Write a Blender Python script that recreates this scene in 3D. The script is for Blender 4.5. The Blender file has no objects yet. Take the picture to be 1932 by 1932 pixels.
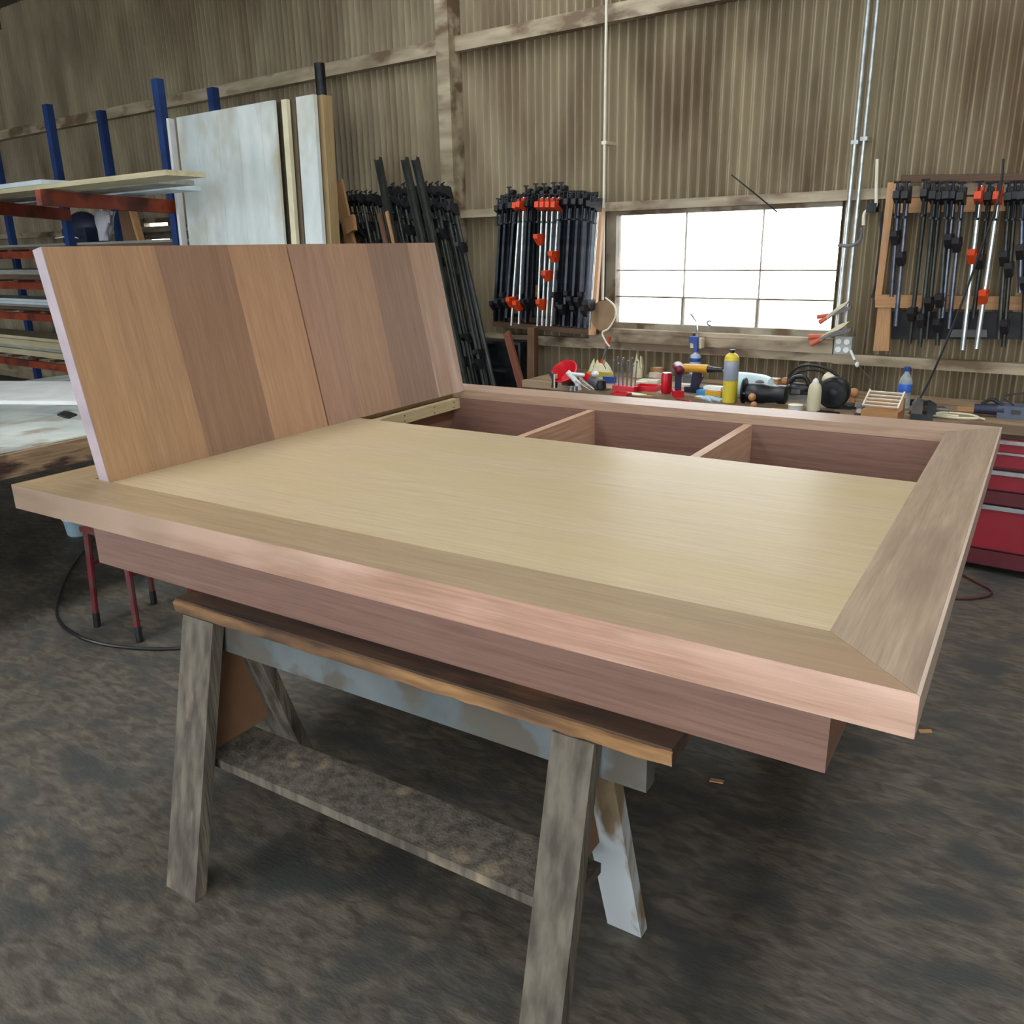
import bpy, bmesh, math, random
from mathutils import Vector, Matrix, Quaternion
random.seed(7)
S = bpy.context.scene
COL = S.collection
# ------------------------------------------------------------------ camera
FPX, YAW, PITCH, ROLL = 1582.579, 2.132454, -0.305985, -0.0193031
CAM = Vector((2.34143, -1.14939, 1.59966))
F = Vector((math.cos(PITCH)*math.cos(YAW), math.cos(PITCH)*math.sin(YAW), math.sin(PITCH)))
R0 = F.cross(Vector((0, 0, 1))).normalized(); U0 = R0.cross(F)
RT = R0*math.cos(ROLL)+U0*math.sin(ROLL); UP = -R0*math.sin(ROLL)+U0*math.cos(ROLL)
cd = bpy.data.cameras.new('camera'); cam = bpy.data.objects.new('camera', cd); COL.objects.link(cam)
cam.matrix_world = Matrix(((RT.x, UP.x, -F.x, CAM.x), (RT.y, UP.y, -F.y, CAM.y), (RT.z, UP.z, -F.z, CAM.z), (0, 0, 0, 1)))
cd.sensor_width = 36; cd.lens = 36*FPX/1932; cd.clip_start = .02; S.camera = cam
# ------------------------------------------------------------------ light
S.view_settings.view_transform = 'Standard'; S.view_settings.look = 'None'
S.view_settings.gamma = 1; S.view_settings.use_curve_mapping = False; S.view_settings.exposure = 0.0
w = bpy.data.worlds.new('overcast sky'); S.world = w; w.use_nodes = True
w.node_tree.nodes['Background'].inputs[0].default_value = (.93, .97, 1, 1)
w.node_tree.nodes['Background'].inputs[1].default_value = 7.0
def area(name, loc, aim, sx, sy, power, colr, portal=False):
    l = bpy.data.lights.new(name, 'AREA'); l.shape = 'RECTANGLE'; l.size = sx; l.size_y = sy
    l.energy = power; l.color = colr
    o = bpy.data.objects.new(name, l); COL.objects.link(o); o.location = loc
    o.rotation_euler = (Vector(aim)-Vector(loc)).to_track_quat('-Z', 'Y').to_euler()
    if portal: l.cycles.is_portal = True
    return o
area('daylight_front_door', (3.4, -5.6, 1.7), (3.2, 0, 1.6), 3.8, 3.0, 48, (1, .98, .95))
area('daylight_left_door', (-6.2, -5.6, 1.7), (-5.6, 0, 1.5), 4.0, 3.0, 95, (.74, .88, 1))
ROOF_FILL = [(-1.4, -.2), (2.4, 3.6)]      # unseen roof openings added for overhead fill light, x ranges
for a_, b_ in ROOF_FILL: area('added_roof_fill', ((a_+b_)/2, -.3, 4.28), ((a_+b_)/2, -.3, 0), 1.15, 8.0, 50, (.93, .97, 1))  # fill lamps added over the roof openings
# ------------------------------------------------------------------ pixel rays (1932 frame) onto real planes
def ray(u, v): return F+RT*((u-966)/FPX)-UP*((v-966)/FPX)
def hp(u, v, z):
    d = ray(u, v); return CAM+d*((z-CAM.z)/d.z)
WO = Vector((2.4, 4.15, 0)); PHI = -math.atan2(.0797, .9968)
EX = Vector((math.cos(PHI), math.sin(PHI), 0)); EY = Vector((-math.sin(PHI), math.cos(PHI), 0))
def wp(u, v, off):        # -> wall-frame (s, z) at distance off from the wall
    d = ray(u, v); t = (EY.dot(WO-CAM)-off)/EY.dot(d); p = CAM+d*t
    return EX.dot(p-WO), p.z
def WL(s, off, z): return WO+EX*s-EY*off+Vector((0, 0, z))
def wpt(u, v, off):
    s, z = wp(u, v, off); return WL(s, off, z)
# ------------------------------------------------------------------ materials
def lin(c):
    return tuple(((x/255)/12.92 if x/255 <= .04045 else ((x/255+.055)/1.055)**2.4) for x in c)+(1,)
MC = {}
def mat(name, c1, c2=None, rough=.6, metal=0, scale=8, stretch=(1, 1, 1), detail=5, dist=0, blot=None, blotscale=2, blotlo=.5, blothi=.62,
        bump=0, bscale=None, spec=.5, rand=0, ramp=(.35, .65), coat=0):
    if name in MC: return MC[name]
    m = bpy.data.materials.new(name); m.use_nodes = True; nt = m.node_tree; N = nt.nodes; K = nt.links
    b = N['Principled BSDF']; b.inputs['Roughness'].default_value = rough; b.inputs['Metallic'].default_value = metal
    b.inputs['Specular IOR Level'].default_value = spec; b.inputs['Coat Weight'].default_value = coat
    c2 = c2 or c1
    tc = N.new('ShaderNodeTexCoord'); mp = N.new('ShaderNodeMapping'); mp.inputs['Scale'].default_value = stretch
    K.new(tc.outputs['Object'], mp.inputs[0])
    no = N.new('ShaderNodeTexNoise'); no.inputs['Scale'].default_value = scale; no.inputs['Detail'].default_value = detail
    no.inputs['Distortion'].default_value = dist; K.new(mp.outputs[0], no.inputs['Vector'])
    cr = N.new('ShaderNodeValToRGB'); cr.color_ramp.elements[0].position = ramp[0]; cr.color_ramp.elements[1].position = ramp[1]
    cr.color_ramp.elements[0].color = lin(c1); cr.color_ramp.elements[1].color = lin(c2); K.new(no.outputs[0], cr.inputs[0])
    out = cr.outputs[0]
    if max(stretch) >= 30:
        mpf = N.new('ShaderNodeMapping'); mpf.inputs['Scale'].default_value = tuple(220 if q > 5 else 9 for q in stretch); K.new(tc.outputs['Object'], mpf.inputs[0])
        nf = N.new('ShaderNodeTexNoise'); nf.inputs['Scale'].default_value = 1; nf.inputs['Detail'].default_value = 4; K.new(mpf.outputs[0], nf.inputs['Vector'])
        mf = N.new('ShaderNodeMapRange'); mf.inputs[1].default_value = .3; mf.inputs[2].default_value = .7; mf.inputs[3].default_value = .84; mf.inputs[4].default_value = 1.1; K.new(nf.outputs[0], mf.inputs[0])
        vm = N.new('ShaderNodeVectorMath'); vm.operation = 'SCALE'; K.new(out, vm.inputs[0]); K.new(mf.outputs[0], vm.inputs['Scale']); out = vm.outputs[0]
    if blot:
        n2 = N.new('ShaderNodeTexNoise'); n2.inputs['Scale'].default_value = blotscale; n2.inputs['Detail'].default_value = 4
        mp2 = N.new('ShaderNodeMapping'); mp2.inputs['Scale'].default_value = tuple(math.sqrt(x) for x in stretch); mp2.inputs['Location'].default_value = (3.1, 7.7, 1.3)
        K.new(tc.outputs['Object'], mp2.inputs[0]); K.new(mp2.outputs[0], n2.inputs['Vector'])
        c3 = N.new('ShaderNodeValToRGB'); c3.color_ramp.elements[0].position = blotlo; c3.color_ramp.elements[1].position = blothi
        K.new(n2.outputs[0], c3.inputs[0])
        mx = N.new('ShaderNodeMix'); mx.data_type = 'RGBA'; K.new(c3.outputs[0], mx.inputs[0]); K.new(out, mx.inputs[6]); mx.inputs[7].default_value = lin(blot)
        out = mx.outputs[2]
    if rand:
        oi = N.new('ShaderNodeObjectInfo'); mr = N.new('ShaderNodeMapRange'); mr.inputs[3].default_value = 1-rand; mr.inputs[4].default_value = 1+rand
        K.new(oi.outputs['Random'], mr.inputs[0]); hs = N.new('ShaderNodeHueSaturation'); K.new(mr.outputs[0], hs.inputs['Value']); K.new(out, hs.inputs['Color']); out = hs.outputs[0]
    K.new(out, b.inputs['Base Color'])
    if bump:
        bp = N.new('ShaderNodeBump'); bp.inputs['Strength'].default_value = bump; bp.inputs['Distance'].default_value = .004
        n3 = N.new('ShaderNodeTexNoise'); n3.inputs['Scale'].default_value = bscale or scale*3; n3.inputs['Detail'].default_value = 6
        K.new(mp.outputs[0], n3.inputs['Vector']); K.new(n3.outputs[0], bp.inputs['Height']); K.new(bp.outputs[0], b.inputs['Normal'])
    MC[name] = m; return m
def wood(name, c1, c2, ax, rough=.5, **k):
    st = [34, 34, 34]; st[ax] = .9
    k.setdefault('scale', 2.2); k.setdefault('detail', 7); k.setdefault('dist', .6); k.setdefault('bump', .12); k.setdefault('bscale', 9); k.setdefault('ramp', (.22, .78))
    return mat(name, c1, c2, rough=rough, stretch=tuple(st), **k)
def glassy(name, c, rough=.05, alpha=.35):
    if name in MC: return MC[name]
    m = bpy.data.materials.new(name); m.use_nodes = True; nt = m.node_tree; N = nt.nodes; K = nt.links
    b = N['Principled BSDF']; b.inputs['Base Color'].default_value = lin(c); b.inputs['Roughness'].default_value = rough
    tr = N.new('ShaderNodeBsdfTransparent'); mx = N.new('ShaderNodeMixShader'); mx.inputs[0].default_value = alpha
    n = N.new('ShaderNodeTexNoise'); n.inputs['Scale'].default_value = 6; mr = N.new('ShaderNodeMapRange'); mr.inputs[3].default_value = alpha*.5; mr.inputs[4].default_value = alpha*1.5
    K.new(n.outputs[0], mr.inputs[0]); K.new(mr.outputs[0], mx.inputs[0])
    K.new(tr.outputs[0], mx.inputs[1]); K.new(b.outputs[0], mx.inputs[2]); K.new(mx.outputs[0], N['Material Output'].inputs[0])
    MC[name] = m; return m
# ------------------------------------------------------------------ mesh builder
class MB:
    def __init__(s): s.bm = bmesh.new()
    def box(s, x0, x1, y0, y1, z0, z1, M=None):
        vs = [s.bm.verts.new((x, y, z)) for z in (z0, z1) for y in (y0, y1) for x in (x0, x1)]
        for f in ((0, 2, 3, 1), (4, 5, 7, 6), (0, 1, 5, 4), (2, 6, 7, 3), (0, 4, 6, 2), (1, 3, 7, 5)): s.bm.faces.new([vs[i] for i in f])
        if M is not None:
            for v in vs: v.co = M @ v.co
        return s
    def prism(s, poly, z0, z1, M=None):      # polygon in xy, extruded in z; M reorients
        a = [s.bm.verts.new((p[0], p[1], z0)) for p in poly]; b = [s.bm.verts.new((p[0], p[1], z1)) for p in poly]
        n = len(poly); s.bm.faces.new(a[::-1]); s.bm.faces.new(b)
        for i in range(n): s.bm.faces.new([a[i], a[(i+1) % n], b[(i+1) % n], b[i]])
        if M is not None:
            for v in a+b: v.co = M @ v.co
        return s
    def cyl(s, p0, p1, r0, r1=None, n=14, cap=True):
        r1 = r0 if r1 is None else r1
        p0 = Vector(p0); p1 = Vector(p1); d = (p1-p0).normalized()
        a = d.orthogonal().normalized(); b = d.cross(a)
        A = []; B = []
        for i in range(n):
            t = 2*math.pi*i/n; o = a*math.cos(t)+b*math.sin(t)
            A.append(s.bm.verts.new(p0+o*r0)); B.append(s.bm.verts.new(p1+o*r1))
        for i in range(n): s.bm.faces.new([A[i], A[(i+1) % n], B[(i+1) % n], B[i]])
        if cap: s.bm.faces.new(A[::-1]); s.bm.faces.new(B)
        return s
    def lathe(s, prof, n=20, M=None):        # profile (r,z)
        rings = []; new = []
        for r, z in prof:
            rg = [s.bm.verts.new((max(r, 1e-4)*math.cos(2*math.pi*i/n), max(r, 1e-4)*math.sin(2*math.pi*i/n), z)) for i in range(n)]
            rings.append(rg); new += rg
        for A, B in zip(rings, rings[1:]):
            for i in range(n): s.bm.faces.new([A[i], A[(i+1) % n], B[(i+1) % n], B[i]])
        s.bm.faces.new(rings[0][::-1]); s.bm.faces.new(rings[-1])
        if M is not None:
            for v in new: v.co = M @ v.co
        return s
    def tube(s, pts, r, n=8, sub=6):
        P = [Vector(p) for p in pts]
        if sub > 1 and len(P) > 2:
            Q = []
            for i in range(len(P)-1):
                a = P[max(i-1, 0)]; b = P[i]; c = P[i+1]; d = P[min(i+2, len(P)-1)]
                for k in range(sub):
                    t = k/sub
                    Q.append(.5*((2*b)+(c-a)*t+(2*a-5*b+4*c-d)*t*t+(3*b-a-3*c+d)*t**3))
            Q.append(P[-1]); P = Q
        rings = []; prev = None
        for i, p in enumerate(P):
            d = (P[min(i+1, len(P)-1)]-P[max(i-1, 0)]).normalized()
            a = d.orthogonal().normalized() if prev is None else (prev-d*prev.dot(d)).normalized()
            prev = a; b = d.cross(a)
            rings.append([s.bm.verts.new(p+(a*math.cos(2*math.pi*k/n)+b*math.sin(2*math.pi*k/n))*r) for k in range(n)])
        for A, B in zip(rings, rings[1:]):
            for i in range(n): s.bm.faces.new([A[i], A[(i+1) % n], B[(i+1) % n], B[i]])
        s.bm.faces.new(rings[0][::-1]); s.bm.faces.new(rings[-1]); return s
    def ball(s, c, r, sc=(1, 1, 1), n=12, M=None):
        o = bmesh.ops.create_uvsphere(s.bm, u_segments=n, v_segments=n//2+1, radius=r)
        for v in o['verts']:
            v.co = Vector((v.co.x*sc[0], v.co.y*sc[1], v.co.z*sc[2]))
            if M is not None: v.co = M @ v.co
            v.co = v.co+Vector(c)
        return s
    def grid(s, fn, nu, nv):
        g = [[s.bm.verts.new(fn(i/nu, j/nv)) for j in range(nv+1)] for i in range(nu+1)]
        for i in range(nu):
            for j in range(nv): s.bm.faces.new([g[i][j], g[i+1][j], g[i+1][j+1], g[i][j+1]])
        return s
    def mesh(s, name, m, bev=0, smooth=True):
        if bev:
            bmesh.ops.bevel(s.bm, geom=[e for e in s.bm.edges if len(e.link_faces) == 2 and e.calc_face_angle(0) > .6], offset=bev, segments=2, affect='EDGES', profile=.7)
        bmesh.ops.recalc_face_normals(s.bm, faces=s.bm.faces)
        me = bpy.data.meshes.new(name); s.bm.to_mesh(me); s.bm.free()
        if m: me.materials.append(m)
        if smooth:
            for p in me.polygons: p.use_smooth = True
            me.set_sharp_from_angle(angle=math.radians(35))
        return me
    def build(s, name, m, parent=None, bev=0, smooth=True, label=None):
        o = bpy.data.objects.new(name, s.mesh(name, m, bev, smooth)); COL.objects.link(o)
        if parent: o.parent = parent
        if label: o['label'] = label
        return o
def thing(name, label, cat, loc, rot=(0, 0, 0), group=None):
    o = bpy.data.objects.new(name, None); COL.objects.link(o); o.empty_display_size = .1
    o.location = loc
    if isinstance(rot, (int, float)): rot = (0, 0, rot)
    if isinstance(rot, Matrix): o.rotation_euler = rot.to_euler()
    else: o.rotation_euler = rot
    o['label'] = label; o['category'] = cat
    if group: o['group'] = group
    return o
def tag(o, label, cat, group=None, loc=None, rot=None):
    o['label'] = label; o['category'] = cat
    if group: o['group'] = group
    if loc is not None: o.location = loc
    if rot is not None: o.rotation_euler = (0, 0, rot)
    return o
def struct(o): o['kind'] = 'structure'; return o
def dup(root, loc, rot=None, label=None, group=None):
    r = root.copy(); COL.objects.link(r); r.location = loc
    if rot is not None: r.rotation_euler = rot
    if label: r['label'] = label
    if group: r['group'] = group
    for ch in root.children:
        c = ch.copy(); COL.objects.link(c); c.parent = r
        for g in ch.children:
            d = g.copy(); COL.objects.link(d); d.parent = c
    return r
RX = lambda a: Matrix.Rotation(a, 4, 'X'); RY = lambda a: Matrix.Rotation(a, 4, 'Y'); RZ = lambda a: Matrix.Rotation(a, 4, 'Z')
T = lambda x, y, z: Matrix.Translation((x, y, z))
# ------------------------------------------------------------------ common materials
M_sheet = mat('corrugated sheet', (138, 125, 101), (164, 151, 124), rough=.6, scale=1.2, stretch=(4, 4, .7), detail=6, blot=(108, 88, 64), blotscale=1.4, blotlo=.46, blothi=.8, rand=.06)
M_girt = mat('girt paint', (140, 126, 102), (184, 170, 144), rough=.5, scale=2, stretch=(1, 6, 6), blot=(112, 92, 70), blotscale=3)
M_floor = mat('concrete floor', (68, 62, 53), (106, 98, 86), rough=.62, scale=14, detail=14, dist=.6, blot=(60, 62, 60), blotscale=4.5, blotlo=.46, blothi=.66, bump=.5, bscale=45, stretch=(1, 2.6, 1), ramp=(.36, .66))
M_yard = mat('pale yard', (205, 205, 200), (225, 224, 220), rough=.9, scale=3)
M_dark = mat('dark steel', (34, 37, 40), (56, 59, 62), rough=.45, metal=.6, scale=12)
M_black = mat('black plastic', (20, 21, 24), (34, 35, 38), rough=.4, scale=9)
M_grey = mat('grey plastic', (86, 88, 92), (112, 112, 116), rough=.5, scale=9)
M_silver = mat('zinc pipe', (170, 178, 178), (205, 212, 212), rough=.32, metal=.75, scale=20)
M_orange = mat('orange paint', (205, 60, 22), (228, 78, 30), rough=.45, scale=10)
M_red = mat('red plastic', (196, 16, 34), (214, 28, 44), rough=.35, scale=6)
M_white = mat('white plastic', (222, 224, 222), (238, 240, 238), rough=.45, scale=6)
M_cream = mat('cream plastic', (208, 200, 168), (226, 218, 186), rough=.5, scale=5)
M_tan = wood('raw tan pine', (176, 128, 84), (204, 160, 112), 2, rand=.1)
M_tanx = wood('raw tan pine x', (172, 124, 80), (202, 156, 106), 0, rand=.1)
M_brownx = wood('old brown board', (74, 54, 42), (104, 78, 58), 0, rough=.75)
M_brownz = wood('old brown post', (92, 66, 48), (120, 90, 64), 2, rough=.75)
M_chrome = mat('steel', (188, 190, 192), (215, 216, 218), rough=.25, metal=.9, scale=20)
M_yellow = mat('yellow paint', (214, 190, 50), (226, 204, 64), rough=.4, scale=5)
M_dyellow = mat('drill yellow', (206, 150, 30), (222, 168, 44), rough=.45, scale=5)
M_blue = mat('blue plastic', (28, 66, 140), (40, 82, 160), rough=.45, scale=5)
M_cork = mat('turned wood', (176, 124, 80), (202, 150, 100), rough=.5, scale=10)
M_paper = mat('off white paper', (214, 206, 186), (234, 228, 212), rough=.8, scale=5)
# ================================================================== SETTING
fl = MB().box(-13, 6, -6, 6.2, -.1, 0).build('floor', M_floor); struct(fl)
yd = MB().box(-40, 40, -40, 40, -.25, -.12).build('yard', M_yard); struct(yd)
ZR = 4.3
cb_ = MB(); xs_ = [-13]+[q for ab in ROOF_FILL for q in ab]+[6]
for k in range(0, len(xs_), 2): cb_.box(xs_[k], xs_[k+1], -6, 6.2, ZR, ZR+.08)
for a_, b_ in ROOF_FILL: cb_.box(a_, b_, -6, -4.35, ZR, ZR+.08).box(a_, b_, 3.75, 6.2, ZR, ZR+.08)
ce = cb_.build('ceiling', mat('roof lining', (92, 84, 70), (120, 110, 92), rough=.8, scale=2)); struct(ce)
for i in range(9):
    MB().box(-12.9+i*2.2, -12.75+i*2.2, -5.9, 6.0, ZR-.2, ZR).build('rafter', M_brownx, ce)
for i, (a_, b_) in enumerate(ROOF_FILL):
    o = struct(MB().box(a_, b_, -4.35, 3.75, ZR+.03, ZR+.034).build('window_%d' % (i+3), glassy('added roof pane', (230, 235, 235), .4, .2)))  # panes for the added roof openings
# back wall in the wall frame
WA = thing('wall_back', '', '', WO, PHI); del WA['label']; del WA['category']; struct(WA)
PITCHC = .066; SHW = PITCHC*12
def corr(s0, s1, z0, z1, M=None):
    n = int(round((s1-s0)/PITCHC*10)); b = MB()
    n = max(n, 2)
    def fn(i, j):
        s = s0+(s1-s0)*i; return Vector((s, .025*math.sin(2*math.pi*s/PITCHC)+.027, z0+(z1-z0)*j))
    b.grid(fn, n, 1); 
    if M is not None:
        for v in b.bm.verts: v.co = M @ v.co
    return b
# window hole
wl, zt = wp(1150, 395, 0); wr, _ = wp(1588, 388, 0); WB = 1.055; WT = 1.825
w2l, w2t = wp(270, 417, 0); w2r, w2b = wp(327, 462, 0)
holes = [(wl, wr, WB, WT), (w2l, w2r, w2b, w2t)]
s = -15.5*1.0
s = math.floor(-15.0/SHW)*SHW
while s < 3.6:
    e = s+SHW; cuts = sorted(set([s, e]+[x for h in holes for x in h[:2] if s < x < e]))
    b = None
    for a, c in zip(cuts, cuts[1:]):
        mid = (a+c)/2; segs = [(-.05, ZR)]
        for h in holes:
            if h[0] < mid < h[1]: segs = [(-.05, h[2]), (h[3], ZR)]
        for z0, z1 in segs:
            m2 = corr(a, c, z0, z1); me = bpy.data.meshes.new('t'); m2.bm.to_mesh(me); m2.bm.free()
            if b is None: b = MB()
            b.bm.from_mesh(me); bpy.data.meshes.remove(me)
    b.build('corrugated_sheet', M_sheet, WA)
    s = e
# girts
def girt(name, s0, s1, z0, z1, d, m=M_girt): return MB().box(s0, s1, -d, .0, z0, z1).build(name, m, WA, bev=.018)
_, gz0 = wp(1300, 374, .05); _, gz1 = wp(1300, 392, .05)
girt('upper_girt', -15, 3.5, gz1, gz0, .07)
girt('top_girt', -15, 3.5, 2.95, 3.05, .07)
girt('lower_girt', wl-.1, wr+.05, WB-.1, WB-.035, .09)
girt('lower_girt', wl-.1, wr+.05, WB-.155, WB-.105, .06)
sR0, zR0 = wp(1670, 648, .05)
girt('lower_girt', wr+.05, 3.5, WB-.16, WB-.1, .06)
girt('lower_girt', -15, wl-.1, WB-.16, WB-.09, .06)
girt('base_girt', -15, 3.5, .1, .2, .06)
cs, _ = wp(872, 500, 0)
MB().box(cs-.06, cs+.06, -.14, 0, 0, ZR).build('column', M_girt, WA, bev=.008)
cs2, _ = wp(1610, 500, 0)
# window 1
M_frame = mat('window steel', (120, 112, 96), (160, 150, 130), rough=.6, scale=6, blot=(96, 74, 50), blotscale=5)
W1 = thing('window_1', '', '', WL(0, 0, 0), PHI); del W1['label']; del W1['category']; struct(W1)
fr = MB(); ft = .05
gl, gr = wp(1164, 500, 0)[0], wp(1583, 480, 0)[0]; gb = wp(1400, 617, 0)[1]; gt = wp(1400, 397, 0)[1]
fr.box(wl-.01, gl, -.02, .05, WB-.02, WT+.02).box(gr, wr+.01, -.02, .05, WB-.02, WT+.02).box(gl, gr, -.02, .05, WB-.02, gb).box(gl, gr, -.02, .05, gt, WT+.02)
fr.build('frame', M_frame, W1)
MB().box(wl-.05, wr+.05, -.1, -.02, WB-.035, WB-.01).build('sill', M_girt, W1, bev=.004)
hx = [wp(1286, 590, 0)[0], wp(1427, 590, 0)[0]]; hz = [wp(1290, 510, 0)[1], wp(1290, 562, 0)[1]]
cols = [gl]+hx+[gr]; rows = [gb, hz[1], hz[0], gt]
for x in hx: MB().box(x-.008, x+.008, .005, .03, gb, hz[1]).build('muntin', M_frame, W1)
for x in hx: MB().box(x-.002, x+.002, .01, .03, hz[1], gt).build('muntin', M_frame, W1)
for z in hz: MB().box(gl, gr, .008, .03, z-.0045, z+.0045).build('muntin', M_frame, W1)
M_pane = glassy('dusty window glass', (225, 220, 205), rough=.3, alpha=.12)
for i in range(3):
    for j in range(3): MB().box(cols[i], cols[i+1], .018, .021, rows[j], rows[j+1]).build('pane', M_pane, W1)
# window 2, far left behind the rack
W2 = thing('window_2', '', '', WL(0, 0, 0), PHI); del W2['label']; del W2['category']; struct(W2)
a_, b_ = wp(277, 440, 0)[0], wp(322, 440, 0)[0]
zz = [wp(300, v, 0)[1] for v in (420, 437, 451, 459)]
MB().box(w2l-.02, a_, -.02, .05, w2b-.02, w2t+.02).box(b_, w2r+.02, -.02, .05, w2b-.02, w2t+.02).box(a_, b_, -.02, .05, zz[0], w2t+.02).box(a_, b_, -.02, .05, w2b-.02, zz[3]).build('frame', M_frame, W2)
MB().box(a_, b_, -.02, .05, zz[2], zz[1]).build('mullion', M_frame, W2)
MB().box(a_, b_, .02, .023, zz[1], zz[0]).build('pane', M_pane, W2)
MB().box(a_, b_, .02, .023, zz[3], zz[2]).build('pane', M_pane, W2)
area('daylight_window_portal', WL((gl+gr)/2, -.1, (gb+gt)/2), WL((gl+gr)/2, 1, (gb+gt)/2), gr-gl, gt-gb, 1, (1, 1, 1), True)
# other walls
M_wall2 = mat('inner wall', (112, 104, 90), (136, 128, 110), rough=.8, scale=2)
struct(MB().box(-13.1, -13, -6, 6.2, -.1, ZR).build('wall_left', M_wall2))
struct(MB().box(6, 6.1, -6, 6.2, -.1, ZR).build('wall_right', M_wall2))
wf = MB().box(-13, -8.4, -6.1, -6, -.1, ZR).box(-4.0, 1.3, -6.1, -6, -.1, ZR).box(5.5, 6, -6.1, -6, -.1, ZR).box(-8.4, -4, -6.1, -6, 3.3, ZR).box(1.3, 5.5, -6.1, -6, 3.3, ZR)
struct(wf.build('wall_front', M_wall2))

# ================================================================== BED PLATFORM
L, W, FW, TF, BI = 2.27, 2.0026, .1507, .067, .132
ZT = 1.005; ZB = ZT-.2474; PY = 1.1675
bed = thing('bed_platform', 'large unfinished wooden bed platform with mitred frame resting on sawhorses', 'bed', (0, 0, 0))
def frame_wood(name, c1, c2, ax, **k): return wood(name, c1, c2, ax, rough=.42, **k)
Mn = frame_wood('near rail wood', (138, 116, 86), (164, 140, 106), 0, blot=(152, 124, 98), blotscale=1.2)
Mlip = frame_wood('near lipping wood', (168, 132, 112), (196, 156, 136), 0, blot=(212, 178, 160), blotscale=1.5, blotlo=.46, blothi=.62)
Mlipr = frame_wood('right lipping wood', (176, 156, 138), (198, 178, 160), 1)
Mr = frame_wood('right rail wood', (146, 124, 102), (174, 154, 132), 1, dist=1.6, scale=.8, blot=(118, 98, 84), blotscale=1.5, blotlo=.5, blothi=.75)
Ml = frame_wood('left rail wood', (142, 118, 88), (168, 142, 108), 1)
Mf = frame_wood('far rail wood', (166, 138, 116), (192, 164, 142), 0)
g = .0005; LP = .006; RTH = .036
def rail(poly, m):
    MB().prism(poly, ZT-RTH, ZT).build('frame_rail', m, bed, bev=.0012)
rail([(LP+g, LP), (L-LP-g, LP), (L-FW-g, FW), (FW+g, FW)], Mn)
rail([(L-LP, LP+g), (L-LP, W-LP-g), (L-FW, W-FW-g), (L-FW, FW+g)], Mr)
rail([(LP+g, W-LP), (FW+g, W-FW), (L-FW-g, W-FW), (L-LP-g, W-LP)], Mf)
rail([(LP, LP+g), (FW, FW+g), (FW, W-FW-g), (LP, W-LP-g)], Ml)
def paint_left_shade(m, c, x0, x1):  # shade at the near edge's left end, multiplied into its colour
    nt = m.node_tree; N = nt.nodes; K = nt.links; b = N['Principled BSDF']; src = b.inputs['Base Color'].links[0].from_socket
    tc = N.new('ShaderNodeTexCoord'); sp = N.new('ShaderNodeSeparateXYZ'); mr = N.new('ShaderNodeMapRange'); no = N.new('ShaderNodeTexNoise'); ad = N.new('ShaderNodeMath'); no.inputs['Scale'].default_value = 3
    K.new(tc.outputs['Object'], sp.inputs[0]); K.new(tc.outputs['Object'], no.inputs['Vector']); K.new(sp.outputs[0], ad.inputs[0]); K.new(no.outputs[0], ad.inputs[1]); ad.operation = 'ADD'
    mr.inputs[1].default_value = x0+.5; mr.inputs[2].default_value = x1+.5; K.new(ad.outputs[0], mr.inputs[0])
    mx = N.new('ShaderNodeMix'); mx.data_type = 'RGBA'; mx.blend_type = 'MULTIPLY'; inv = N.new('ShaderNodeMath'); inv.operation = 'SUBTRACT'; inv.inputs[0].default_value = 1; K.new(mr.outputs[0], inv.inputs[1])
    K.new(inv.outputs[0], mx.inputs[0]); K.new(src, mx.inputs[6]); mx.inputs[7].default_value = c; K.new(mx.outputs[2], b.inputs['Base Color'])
paint_left_shade(Mlip, (.46, .47, .40, 1), .2, 1.5)
def lip(poly, m):
    b = MB().prism(poly, ZT-TF, ZT)
    b.build('edge_lipping', m, bed, bev=.0012)
e = .0003
MB().box(LP+e, L-LP-e, LP+e, .06, ZT-TF, ZT-RTH-e).box(LP+e, L-LP-e, W-.06, W-LP-e, ZT-TF, ZT-RTH-e).box(LP+e, .06, .0605, W-.0605, ZT-TF, ZT-RTH-e).box(L-.06, L-LP-e, .0605, W-.0605, ZT-TF, ZT-RTH-e).build('under_frame', Ml, bed)
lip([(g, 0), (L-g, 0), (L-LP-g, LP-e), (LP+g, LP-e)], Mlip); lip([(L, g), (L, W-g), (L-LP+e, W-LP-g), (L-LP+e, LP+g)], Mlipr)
lip([(g, W), (LP+g, W-LP+e), (L-LP-g, W-LP+e), (L-g, W)], Mf); lip([(0, g), (LP-e, LP+g), (LP-e, W-LP-g), (0, W-g)], Ml)
M_ply = wood('pale plywood', (182, 162, 128), (193, 174, 141), 0, rough=.36, scale=1.5, dist=.6, blot=(180, 162, 120), blotscale=1.0, blotlo=.4, blothi=.8, bump=.04)
MB().box(FW+.001, L-FW-.001, FW+.001, PY, ZT-.021, ZT-.003).build('plywood_panel', M_ply, bed, bev=.0008)
M_box = wood('box side wood', (122, 92, 80), (150, 116, 102), 0, rough=.55, rand=.03)
M_boxy = wood('box side wood y', (132, 94, 78), (158, 116, 98), 1, rough=.55)
MB().box(BI, L-BI, BI, BI+.02, ZB, ZT-RTH-.001).build('box_side', M_box, bed, bev=.001)
MB().box(BI, L-BI, W-FW-.007, W-BI-.004, ZB, ZT-RTH-.001).build('box_side', M_box, bed, bev=.001)
MB().box(BI, BI+.02, BI+.021, W-BI-.029, ZB, ZT-RTH-.001).build('box_side', M_boxy, bed, bev=.001)
MB().box(L-BI-.02, L-BI, BI+.021, W-BI-.029, ZB, ZT-RTH-.001).build('box_side', M_boxy, bed, bev=.001)
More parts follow.
